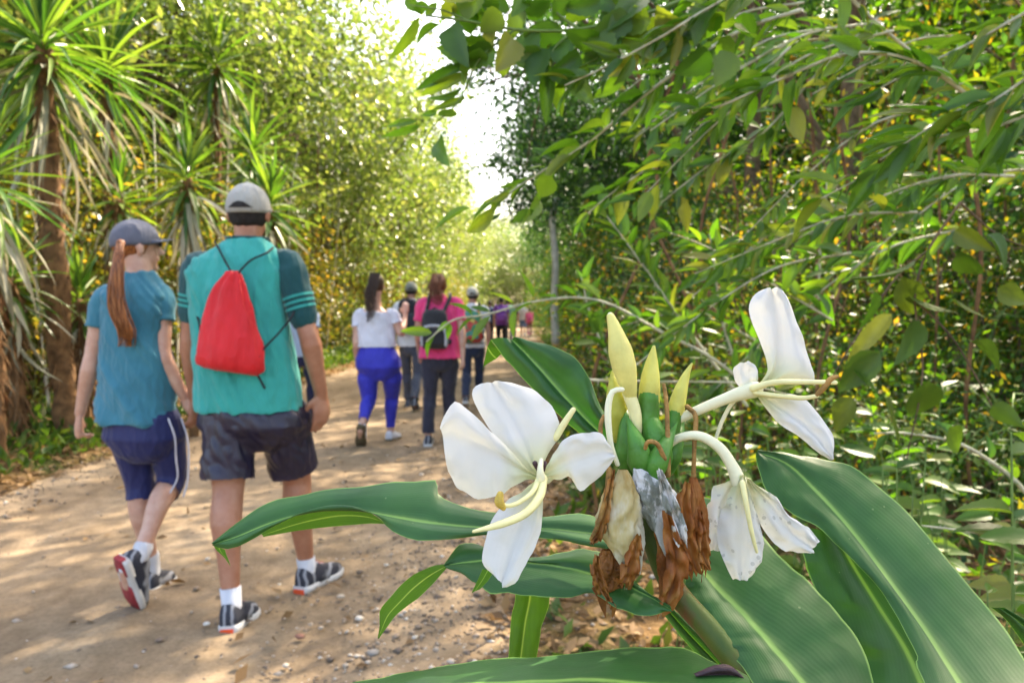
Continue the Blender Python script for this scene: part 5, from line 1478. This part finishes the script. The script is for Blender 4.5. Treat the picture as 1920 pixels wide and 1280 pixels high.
# right flower on its long tube
f2 = link('flower', gt([(1262, 790, .462), (1320, 764, .455), (1375, 742, .448), (1415, 730, .442)], [9, 9.5, 11, 16], 12, 18), gl, mat=M_cream)
f2['label'] = 'open flower seen from the side on a long pale tube'
petal(f2, lambda px, py: .445 + (720 - py) * .00008, [(1418, 726), (1438, 690), (1425, 640), (1408, 600), (1404, 575), (1415, 552), (1430, 543)], [(1424, 726), (1452, 690), (1460, 640), (1458, 600), (1455, 570), (1450, 552), (1446, 543)], [(1440, 722), (1490, 714), (1525, 711), (1522, 685), (1508, 640), (1492, 600), (1482, 570), (1470, 548), (1458, 542)], bulge=.010, seed=5)
petal(f2, lambda px, py: .446, [(1408, 728), (1390, 728), (1378, 712), (1375, 692), (1384, 681)], [(1414, 727), (1402, 712), (1396, 696), (1395, 680)], [(1420, 724), (1421, 705), (1417, 686), (1405, 677)], seed=6, n=14, bulge=.003)
petal(f2, lambda px, py: .440 - (py - 740) * .0001, [(1416, 738), (1440, 770), (1462, 795), (1498, 818), (1530, 845), (1556, 862)], [(1418, 736), (1455, 762), (1490, 785), (1525, 815), (1546, 840), (1558, 862)], [(1422, 735), (1470, 738), (1505, 745), (1530, 770), (1552, 800), (1564, 825), (1560, 862)], seed=7, bulge=.007)
link('filament', gt([(1412, 728, .436), (1450, 717, .432), (1500, 716, .428), (1566, 717, .424)], [7, 5.5, 5, 4.5], 9, 18), f2, mat=M_stamen)
st2 = link('filament', gt([(1416, 736, .436), (1460, 742, .430), (1505, 746, .427), (1532, 742, .426)], [5, 4.5, 4.5, 4], 8, 16), f2, mat=M_stamen)
link('anther', gt([(1530, 742, .426), (1545, 726, .425), (1558, 710, .424), (1569, 706, .424)], [4, 6, 6, 4], 9, 10, noise_=.3), st2, mat=M_ochre)
# hanging flower
f3 = link('flower', gt([(1248, 838, .452), (1275, 820, .448), (1312, 817, .444), (1348, 838, .440), (1372, 872, .438), (1386, 905, .437)], [7, 8, 9, 10, 11, 15], 12, 26), gl, mat=M_cream)
f3['label'] = 'drooping flower with speckled limp petals'
M_pet2 = M_petal.copy(); M_pet2.name = 'petal_specked'
n2, l2 = M_pet2.node_tree.nodes, M_pet2.node_tree.links
bs = n2['Principled BSDF']; src = bs.inputs['Base Color'].links[0].from_socket
tc2 = n2.new('ShaderNodeTexCoord').outputs['Object']
vo = n2.new('ShaderNodeTexVoronoi'); vo.inputs['Scale'].default_value = 210; l2.new(tc2, vo.inputs['Vector'])
fl = mathn(n2, l2, 'MULTIPLY', mathn(n2, l2, 'LESS_THAN', vo.outputs['Distance'], .27), mathn(n2, l2, 'GREATER_THAN', noisen(n2, l2, 48, 3, tc2), .52))
l2.new(mixc(n2, l2, mathn(n2, l2, 'MULTIPLY', fl, .55), src, (.22, .24, .26)), bs.inputs['Base Color'])
for a_ in ((lambda px, py: .442, [(1382, 890), (1350, 905), (1330, 935), (1324, 985), (1325, 1030), (1332, 1033)], [(1385, 892), (1365, 930), (1352, 980), (1348, 1020), (1346, 1034)], [(1388, 892), (1385, 930), (1376, 980), (1366, 1020), (1356, 1034)], 8),
           (lambda px, py: .436, [(1384, 890), (1360, 940), (1348, 980), (1346, 1020), (1362, 1062), (1374, 1085)], [(1388, 890), (1390, 940), (1394, 990), (1394, 1040), (1392, 1088)], [(1394, 890), (1412, 940), (1428, 990), (1432, 1025), (1422, 1062), (1405, 1086)], 9),
           (lambda px, py: .440, [(1398, 900), (1415, 950), (1430, 990), (1462, 1026), (1500, 1036), (1520, 1036)], [(1400, 898), (1440, 940), (1470, 980), (1500, 1010), (1522, 1028)], [(1402, 897), (1425, 914), (1455, 930), (1478, 965), (1512, 985), (1537, 1014)], 10)):
    o = petal(f3, *a_[:4], seed=a_[4], bulge=.008, rip=.004); o.data.materials[0] = M_pet2
link('filament', gt([(1392, 905, .428), (1400, 950, .424), (1410, 1000, .424), (1419, 1034, .426)], [6, 5, 4.5, 3], 8, 16), f3, mat=M_stamen)
# spent pedicels
for pts, r, m in (([(1415, 728, .45), (1378, 750, .452), (1356, 785, .455), (1341, 825, .457)], [5, 5, 5, 4], M_cream), ([(1166, 730, .44), (1148, 735, .44), (1140, 770, .438), (1145, 830, .436), (1158, 870, .436)], [7, 9, 9, 7, 6], M_cream),
                  ([(1245, 722, .45), (1250, 760, .446), (1252, 820, .44), (1252, 890, .436)], [5, 6, 6, 8], M_ochre), ([(1288, 762, .455), (1304, 780, .45), (1302, 830, .446), (1300, 900, .444)], [6, 6, 5, 6], M_ochre),
                  ([(1132, 780, .45), (1126, 800, .445), (1130, 850, .44), (1145, 880, .44)], [5, 6, 5, 5], M_ochre), ([(1210, 840, .43), (1215, 828, .428), (1232, 832, .428), (1246, 860, .43)], [5, 6, 6, 6], M_ochre)):
    link('pedicel', gt(pts, [q * .72 for q in r], 9, 18, noise_=.25), gl, mat=m)
# withered flowers
def withered(rows, Y, mat, seed, label, flatd=.5, crum=.3, pleat=3.5, fine=1.0):
    """crumpled limp flower: rows of (py, centre px, half width px)"""
    n, m_ = 64, 90
    ctr = catmull([(cx, py, rx) for py, cx, rx in rows], n)
    V = []
    for i in range(n):
        cx, py, rx = ctr[i]
        p = at(cx, py, Y); r_ = rx * Y / FPX; u = i / (n - 1)
        for k in range(m_):
            a = 2 * math.pi * k / m_
            sd = Vector((seed * 5.1, 0, 0))
            q = Vector((math.cos(a) * 1.3, math.sin(a) * 1.3, i * .07)) + sd
            tw = u * 1.4 * math.sin(seed) + .5 * noise.noise(q * .7)
            fold_ = abs(math.sin((a + tw) * pleat + noise.noise(q) * 2.5)) - .5                 # deep lengthwise pleats
            f = .92 + fold_ * (.30 * min(1, .35 + u)) + crum * (noise.noise(q * 1.5) * .8 - abs(noise.noise(q * 3.3)) * .9 * fine + .15 * fine)
            tear = max(0, u - .72) / .28
            z = p.z + .35 * r_ * crum * noise.noise(q * 1.7) - tear * (.016 * noise.noise(Vector((math.cos(a) * 2.2, math.sin(a) * 2.2, seed * 3))) + .003 * noise.noise(Vector((math.cos(a) * 5, math.sin(a) * 5, seed))))
            V.append((p.x + r_ * f * math.cos(a), p.y + r_ * flatd * f * math.sin(a), z))
    F = [(i * m_ + k, i * m_ + (k + 1) % m_, (i + 1) * m_ + (k + 1) % m_, (i + 1) * m_ + k) for i in range(n - 1) for k in range(m_)]
    me = arr_mesh('withered_flower', np.array(V), np.array(F), smooth_=True); me.materials.append(mat)
    o = link('withered_flower', me, gl); o['label'] = label
    return o
w1 = withered([(880, 1168, 8), (905, 1168, 22), (935, 1165, 38), (975, 1163, 44), (1010, 1166, 40), (1040, 1178, 28), (1058, 1188, 12)], .428, M_with1, 1, 'limp silvery white spent flower', crum=.26, pleat=1.5, fine=.35)
withered([(1030, 1140, 12), (1050, 1142, 26), (1075, 1140, 30), (1100, 1140, 26), (1120, 1142, 16), (1130, 1142, 6)], .436, M_brown, 2, 'shrivelled brown spent flower under the silvery one', crum=.4)
withered([(1035, 1170, 10), (1055, 1175, 22), (1075, 1175, 20), (1092, 1172, 8)], .434, M_brown, 6, 'shrivelled brown spent flower under the silvery one', crum=.4)
withered([(878, 1195, 8), (900, 1212, 26), (925, 1228, 40), (955, 1240, 40), (985, 1250, 30), (1005, 1258, 14)], .432, M_with2, 3, 'grey mottled spent flower', crum=.28, pleat=2.5, fine=.6)
withered([(950, 1255, 22), (985, 1252, 30), (1030, 1256, 24), (1070, 1256, 22), (1105, 1258, 20), (1130, 1252, 16), (1141, 1238, 6)], .436, M_rust, 4, 'long rust brown spent flower', crum=.3)
withered([(895, 1300, 8), (930, 1304, 16), (970, 1302, 24), (1010, 1300, 28), (1045, 1302, 26), (1068, 1308, 14)], .438, M_rust, 5, 'rust brown spent flower with a torn end', crum=.3)
link('withered_edge', gt([(1142, 880, .43), (1136, 930, .422), (1122, 980, .42), (1108, 1010, .42)], [5, 4, 5, 3], 8, 14, noise_=.3), w1, mat=M_ochre)

# ragged dried strips among the spent flowers
def strip(pts, w_, mat, seed, Y=.428):
    P = [(a_, b_) for a_, b_ in pts]
    Lp = [(a_ - w_ * k, b_) for (a_, b_), k in zip(P, (.35, 1.0, .9, 1.1, .5))]; Rp = [(a_ + w_ * k, b_ + 3) for (a_, b_), k in zip(P, (.35, .8, 1.1, .8, .4))]
    link('dried_petal', sheets([(sheet(lambda px, py: Y, Lp, P, Rp, n=26, k=4, rip=.008, seed=seed, bulge=.004), 0)], [mat], 's'), gl)
for i, (pts, w_, mt) in enumerate([([(1150, 880), (1140, 930), (1130, 975), (1120, 1005), (1108, 1018)], 9, M_brown), ([(1196, 1000), (1190, 1035), (1180, 1060), (1172, 1085), (1160, 1098)], 16, M_rust), ([(1250, 960), (1262, 1010), (1268, 1050), (1262, 1100), (1240, 1142)], 20, M_rust),
                                   ([(1288, 905), (1282, 950), (1286, 1000), (1296, 1040), (1306, 1070)], 18, M_rust), ([(1120, 1040), (1118, 1065), (1124, 1090), (1132, 1110), (1150, 1130)], 12, M_brown), ([(1236, 880), (1250, 920), (1262, 960), (1275, 1000), (1280, 1020)], 16, M_with2), ([(1312, 960), (1318, 1000), (1316, 1030), (1322, 1050), (1328, 1066)], 12, M_rust)]):
    strip(pts, w_, mt, 20 + i, .424 - .002 * (i % 3))
# ------------------------------------------------------------------ canes and boughs hanging in from the right
random.seed(5)
def cane(label, pts, r_px, step, ll, wr=.36, group='arching thorny canes on the right', name='bramble_cane', mats=None, leaves=None, thorn=True, upw=.5, start=.0, mat=None, drop=.0, both=True):
    """a cane through photo points (px, py, Y) with leaves along it"""
    P = [Vector(p) for p in catmull([at(*p) for p in pts], 60)]
    base = P[0]
    t = empty(name, base, label, 'bramble' if thorn else 'branch', group)
    ym = (pts[0][2] + pts[-1][2]) / 2
    bm = bmesh.new(); rad = np.linspace(r_px, r_px * .4, 60) * ym / FPX
    tube(bm, P, rad, 7)
    if thorn:
        for i in range(3, 57, 2):
            d = (P[i + 1] - P[i]).normalized(); o = d.orthogonal(); o.rotate(Matrix.Rotation(random.random() * 6.28, 3, d))
            tube(bm, [P[i] + o * rad[i] * .5, P[i] + o * rad[i] * 2.6 - d * rad[i] * .8], [rad[i] * .55, rad[i] * .08], 4, caps=False)
    link('cane' if thorn else 'bough', bm_mesh(bm), t, mat=mat or M_cane)
    L = sum((P[i + 1] - P[i]).length for i in range(59)); n = int(L * FPX / ym / step * 1.55)
    for k in range(n):
        u = start + (1 - start) * (k + .6) / n
        i = min(int(u * 59), 58); p = P[i]; d = (P[i + 1] - P[i]).normalized()
        view = (Vector((0, 0, CAMZ)) - p).normalized()
        for sd in ((-1, 1) if both else (random.choice((-1, 1)),)):
            side = d.cross(view)
            dd = d * random.uniform(.6, 1.2) + side * sd * random.uniform(.25, .75) + Vector((0, 0, -drop)) + rvec(.22)
            ln = ll * .9 * random.uniform(.45, 1.2) * ym / FPX
            pet = p + dd.normalized() * ln * .12
            put_leaf(random.choice(leaves or L_sprig), t, lmat(pet, dd, view * .30 + Vector((0, 0, upw + .3)) + rvec(.38), ln, ln * wr * random.uniform(.75, 1.15)), base=base)
    return t

cane('long pale thorny cane arching from the upper right down toward the sky gap', [(1500, 20, 1.75), (1400, 52, 1.75), (1310, 105, 1.72), (1210, 178, 1.70), (1110, 262, 1.70), (1000, 332, 1.70), (940, 372, 1.72)], 4.2, 42, 78, .36)
cane('pale thorny cane bowed like an arch at the upper right', [(1830, 190, 1.5), (1745, 130, 1.48), (1660, 102, 1.46), (1570, 106, 1.45), (1450, 155, 1.45), (1360, 195, 1.46), (1300, 212, 1.47)], 4.6, 46, 85, .36)
cane('thin light cane along the top of the right thicket with slender drooping leaves', [(1420, -30, 1.5), (1330, 15, 1.5), (1230, 75, 1.5), (1130, 128, 1.5), (1060, 160, 1.5)], 3.6, 34, 72, .30)
cane('thin cane crossing above the arched cane', [(1930, 20, 1.6), (1840, 70, 1.6), (1740, 120, 1.6), (1660, 160, 1.6), (1590, 205, 1.6)], 3.2, 46, 90, .26)
cane('grey cane slanting down across the top right corner', [(1560, -40, 1.9), (1640, 40, 1.9), (1740, 120, 1.9), (1850, 190, 1.9)], 4.0, 60, 80, .36)
cane('grey thorny cane bending low over the heads of the far walkers', [(1420, 735, 2.3), (1330, 668, 2.3), (1240, 622, 2.3), (1150, 573, 2.3), (1085, 558, 2.3), (1000, 566, 2.3), (910, 590, 2.3), (850, 600, 2.3), (800, 640, 2.3)], 3.6, 60, 62, .34)
cane('straight pale stem slanting up behind the yellow buds', [(1400, 760, 2.6), (1345, 690, 2.6), (1270, 590, 2.6), (1200, 490, 2.6), (1130, 395, 2.6)], 3.6, 34, 66, .34, start=.35)
cane('short upright pale stem left of the tall white petal', [(1385, 700, 2.8), (1352, 590, 2.8), (1336, 470, 2.8), (1330, 440, 2.8)], 3.4, 40, 52, .42)
cane('thin upright stem right of the tall white petal', [(1535, 560, 3.0), (1538, 470, 3.0), (1548, 380, 3.0), (1550, 330, 3.0)], 2.6, 42, 50, .4)
cane('fallen pale cane curving over the ground at the right', [(1930, 930, 1.9), (1885, 885, 1.9), (1800, 832, 1.9), (1700, 812, 1.9), (1640, 812, 1.9)], 4.6, 90, 60, .4)
cane('pale dry twig low at the right border', [(1960, 1020, 1.4), (1850, 1000, 1.4), (1730, 985, 1.4)], 4.4, 900, 40)
cane('thin grey twig running behind the buds and the long flower tube', [(1000, 700, 2.0), (1110, 712, 2.0), (1230, 715, 2.0), (1380, 718, 2.0), (1480, 740, 2.0)], 3.2, 120, 60, .4)
cane('cane with broad leaves high at the right border', [(1960, 120, 1.3), (1860, 190, 1.3), (1760, 230, 1.32), (1650, 300, 1.35)], 3.4, 40, 112, .36)
cane('lower leafy cane at the right border beneath the arch', [(1960, 200, 1.5), (1860, 240, 1.5), (1740, 262, 1.5), (1620, 330, 1.52), (1540, 372, 1.55)], 3.2, 46, 105, .36)
cane('leafy cane across the middle of the right thicket', [(1900, 330, 1.9), (1780, 330, 1.9), (1650, 370, 1.9), (1520, 440, 1.95)], 3.0, 40, 72, .36)
cane('slender cane with bright leaves in the upper middle of the thicket', [(1650, 30, 2.1), (1540, 130, 2.1), (1430, 250, 2.1), (1330, 310, 2.1), (1240, 380, 2.1)], 3.0, 36, 74, .4)
cane('slender cane hanging over the dark trees', [(1480, 90, 2.0), (1370, 190, 2.0), (1250, 290, 2.0), (1150, 360, 2.0), (1080, 420, 2.0)], 3.0, 36, 62, .4)
cane('leafy stem rising at the right edge of the road', [(1180, 760, 3.2), (1150, 690, 3.2), (1110, 600, 3.2), (1090, 520, 3.2)], 3.0, 26, 48, .4)
cane('spray of small leaves over the middle of the thicket', [(1560, 600, 2.6), (1460, 540, 2.6), (1340, 470, 2.6), (1240, 430, 2.6)], 2.6, 26, 50, .44)
cane('spray of sunlit leaves left of the tall petal', [(1420, 640, 2.9), (1340, 600, 2.9), (1250, 590, 2.9), (1170, 610, 2.9)], 2.4, 22, 46, .44)

rc = random.Random(31)
for i in range(14):                                          # more of the fine canes that weave the curtain at the upper right
    x0, y0 = rc.uniform(1500, 1990), rc.uniform(-60, 520)
    L_ = rc.uniform(280, 520); dy = rc.uniform(.25, .75); Yc = rc.uniform(1.7, 2.7)
    random.seed(200 + i)
    cane('fine leafy cane sloping down to the left in the upper right curtain, %s of fourteen' % ORD[i], [(x0, y0, Yc), (x0 - L_ * .33, y0 - 12 + L_ * .16 * dy, Yc), (x0 - L_ * .66, y0 + L_ * .45 * dy, Yc), (x0 - L_, y0 + L_ * .9 * dy, Yc)], 2.6, 34, rc.uniform(46, 70), .36, group='fine leafy canes in the upper right curtain')
random.seed(77)
# bough of large leaves crossing the top, single leaves read off against the sky
b0 = at(1500, -60, 1.55)
bough = empty('leafy_bough', b0, 'leafy bough with large drooping leaves hanging in from the top of the picture', 'branch')
bm = bmesh.new()
for pts, r in (([(1500, -60), (1340, -20), (1200, 30), (1080, 56), (965, 56), (880, 40), (800, 30)], (5, 2)), ([(1085, 55), (1040, 20), (1010, -40)], (3, 2)), ([(1080, 56), (1040, 90), (1034, 125)], (2.5, 1.6)),
               ([(965, 56), (900, 110), (860, 190), (810, 240), (780, 300)], (2.4, 1)), ([(1000, 330), (960, 350), (910, 385), (870, 420)], (2, 1)), ([(1200, 30), (1150, 90), (1080, 130)], (2.5, 1.2)), ([(880, 40), (830, 20), (770, 10)], (2, 1)), ([(1340, -20), (1280, 60), (1210, 100)], (2.6, 1.2))):
    q = [at(a_, b_, 1.55) for a_, b_ in pts]
    tube(bm, catmull(q, 18), np.linspace(r[0], r[1], 18) * 1.55 / FPX, 6)
link('bough', bm_mesh(bm), bough, mat=M_green)
def pxleaf(parent, base_px, tip_px, wpx, Y, meshes, base, roll=.35):
    a_, b_ = at(*base_px, Y + random.uniform(-.03, .03)), at(*tip_px, Y + random.uniform(-.06, .06))
    d = b_ - a_
    view = (Vector((0, 0, CAMZ)) - a_).normalized()
    put_leaf(random.choice(meshes), parent, lmat(a_, d, view + rvec(roll), d.length, wpx * Y / FPX), base=base)
TL = [((785, 32), (737, 126), 20), ((826, 46), (768, 82), 16), ((786, 2), (792, 30), 22), ((760, -6), (790, 24), 20), ((820, 8), (796, 32), 14), ((842, 52), (872, 118), 42), ((902, -6), (962, 12), 42), ((868, -4), (884, 66), 46),
      ((1010, 40), (1032, 118), 60), ((1058, 18), (1118, 32), 28), ((1088, 50), (1106, 100), 52), ((1044, 82), (1068, 122), 40), ((1030, 120), (964, 112), 44), ((1030, 122), (1022, 232), 24), ((1036, 126), (1052, 216), 30), ((1036, 125), (1088, 158), 44),
      ((1102, 122), (1048, 164), 24), ((1134, 102), (1068, 120), 20), ((1162, 88), (1088, 106), 22), ((1150, 30), (1208, 18), 40), ((1140, 34), (1184, 70), 48), ((1200, -4), (1150, 40), 40), ((872, 122), (778, 168), 18), ((882, 138), (784, 180), 16),
      ((866, 164), (798, 192), 12), ((872, 184), (808, 207), 12), ((846, 204), (826, 230), 30), ((822, 262), (820, 298), 34), ((782, 228), (718, 232), 11), ((788, 236), (712, 258), 13), ((820, 210), (790, 216), 10), ((985, 335), (930, 356), 9),
      ((956, 360), (904, 382), 10), ((882, 390), (812, 422), 13), ((926, 388), (874, 446), 22), ((942, 398), (912, 412), 9), ((1002, 394), (958, 418), 16), ((1010, 372), (1000, 412), 26), ((1034, 330), (1012, 372), 34), ((930, 60), (900, 110), 44),
      ((960, 70), (940, 130), 46), ((985, 60), (1000, 110), 42), ((900, 90), (880, 150), 34), ((940, 30), (905, 60), 40), ((980, 20), (1030, 8), 40), ((1120, 60), (1150, 110), 40), ((1180, 60), (1220, 110), 42), ((1230, 20), (1290, 60), 40), ((1100, -10), (1150, 12), 30),
      ((1250, 70), (1200, 120), 26), ((1290, 60), (1240, 118), 24), ((1310, 20), (1380, 50), 46), ((1330, -10), (1400, 10), 40), ((1200, 100), (1130, 150), 22), ((1180, 130), (1110, 190), 22), ((1070, 150), (1110, 190), 32), ((910, 0), (930, 40), 34), ((850, 0), (830, 40), 24), ((1060, -10), (1040, 40), 36)]
TL += [((random.uniform(880, 1420), random.uniform(-30, 110)), None, random.uniform(28, 46)) for _ in range(46)]
for a_, b_, w_ in TL:
    if b_ is None:
        an = random.uniform(R(60), R(200)); ln = random.uniform(50, 95); b_ = (a_[0] + ln * math.cos(an), a_[1] + ln * math.sin(an) * .8)
    pxleaf(bough, a_, b_, w_ * 1.25, 1.55, L_ovate if w_ > 25 else L_sprig, b0)

# climber with big dim leaves at the right
v0 = at(1760, 420, 1.5)
vine = empty('climbing_vine', v0, 'climbing vine with large dull olive leaves at the right, above the biggest ginger leaf', 'vine')
bm = bmesh.new()
for pts in ([(1800, 380), (1740, 470), (1715, 560), (1730, 700), (1700, 860)], [(1740, 470), (1680, 520), (1600, 640), (1565, 700)], [(1715, 560), (1790, 640), (1860, 760)], [(1800, 380), (1870, 440), (1940, 470)]):
    tube(bm, catmull([at(*p, 1.52) for p in pts], 16), np.linspace(2.6, 1.2, 16) * 1.5 / FPX, 6)
link('stem', bm_mesh(bm), vine, mat=M_bark)
for a_, b_, w_ in [((1715, 488), (1604, 556), 52), ((1790, 432), (1862, 472), 50), ((1740, 462), (1754, 516), 36), ((1705, 555), (1792, 592), 64), ((1722, 600), (1700, 688), 78), ((1672, 588), (1586, 682), 44), ((1650, 660), (1566, 738), 70), ((1740, 715), (1720, 806), 80),
                   ((1660, 745), (1690, 838), 90), ((1600, 745), (1560, 812), 60), ((1790, 560), (1850, 600), 50), ((1820, 640), (1880, 680), 56), ((1860, 760), (1920, 800), 48), ((1780, 800), (1800, 850), 56), ((1690, 520), (1720, 600), 70), ((1640, 545), (1620, 620), 56), ((1850, 440), (1900, 500), 56), ((1800, 470), (1840, 530), 60), ((1870, 540), (1930, 570), 54), ((1600, 690), (1650, 740), 60)]:
    pxleaf(vine, a_, b_, w_ * .8, 1.5, L_old + L_ovate[:2], v0, .8)

# fresh low plants at the lower right, leaf by leaf
def low_plant(label, px, py, Y, n, ll, spread, seed, wr=.5):
    random.seed(seed)
    top = at(px, py, Y); base = Vector((top.x, top.y, gz(top.x, top.y)))
    t = empty('low_plant', base, label, 'plant', 'fresh green plants on the ground at the lower right')
    bm = bmesh.new()
    for k in range(max(n // 7, 3)):
        a = random.random() * 6.28; e = top + Vector((math.cos(a) * spread * random.uniform(.3, 1), math.sin(a) * spread * .6, random.uniform(-.5, .35) * spread))
        q = [Vector(v) for v in catmull([base + rvec(.02), base.lerp(e, .6) + Vector((0, 0, .05)), e], 10)]
        tube(bm, q, np.linspace(.0035, .0012, 10), 5)
        for j in range(7):
            i = 9 - j; az = j * 2.4 + random.random()
            d = Vector((math.cos(az), math.sin(az), random.uniform(-.25, .35)))
            ln = ll * random.uniform(.7, 1.25) * (.6 if j == 0 else 1)
            put_leaf(random.choice(L_ovate), t, lmat(q[i], d, Vector((0, -.35, 1)) + rvec(.25), ln, ln * wr), base=base)
    link('stems', bm_mesh(bm), t, mat=M_green)
    return t
for i, a in enumerate([('low plant with toothed leaves just above the edge of the biggest ginger leaf', 1690, 880, 1.35, 35, .085, .13, 1), ('leafy plant at the right border beside the lower end of the biggest ginger leaf', 1860, 1040, 1.1, 42, .075, .13, 2),
                       ('bright leafy shoot entering at the right border', 1935, 860, 1.0, 28, .08, .08, 3), ('dim leafy plant low in the right corner', 1900, 1120, 1.0, 35, .07, .10, 4), ('low plant behind the drooping white flower', 1370, 790, 1.9, 42, .09, .16, 5),
                       ('low plant between the drooping flower and the biggest ginger leaf', 1480, 800, 2.1, 42, .09, .18, 6), ('leafy plant below the petals of the upper right flower', 1600, 850, 1.9, 42, .09, .16, 7), ('low plant at mid height at the right border', 1800, 900, 2.0, 42, .09, .2, 8),
                       ('small plant in the gap under the drooping flower', 1330, 890, 1.7, 35, .07, .12, 9), ('low plant behind the spent flowers', 1290, 700, 2.6, 42, .10, .2, 10), ('low plant between the upper right flower and the right border', 1730, 760, 2.4, 49, .10, .25, 11)]):
    low_plant(*a)

# things the wind has left on the road
for i, (px, py, s_, lb) in enumerate([(562, 1208, .016, 'reddish pebble on the road below the front foot of the man in teal'), (388, 1183, .011, 'white pebble on the road left of the rear shoe of the man in teal'), (700, 1240, .018, 'grey pebble at the lower edge of the road'), (640, 1130, .014, 'pale pebble on the road under the tip of the long ginger leaf'), (300, 1215, .013, 'brown pebble on the road at the lower left')]):
    Y = 1757 / (py - 582); p = at(px, py, Y); p.z = .012
    bm = bmesh.new(); bmesh.ops.create_icosphere(bm, subdivisions=2, radius=s_)
    for v in bm.verts: v.co = v.co * (1 + .35 * noise.noise(v.co * 60 + Vector((i * 9, 0, 0)))); v.co.z *= .6; v.co.x *= 1.25
    for f in bm.faces: f.smooth = True
    o = link('pebble', bm_mesh(bm), None, Matrix.Translation(p), simple('pebble%d' % i, ((.22, .11, .08), (.6, .57, .52), (.25, .23, .21), (.45, .38, .3), (.18, .13, .1))[i], .85, .2, 90, .3, 300))
    tag(o, lb, 'pebble', 'pebbles on the road')
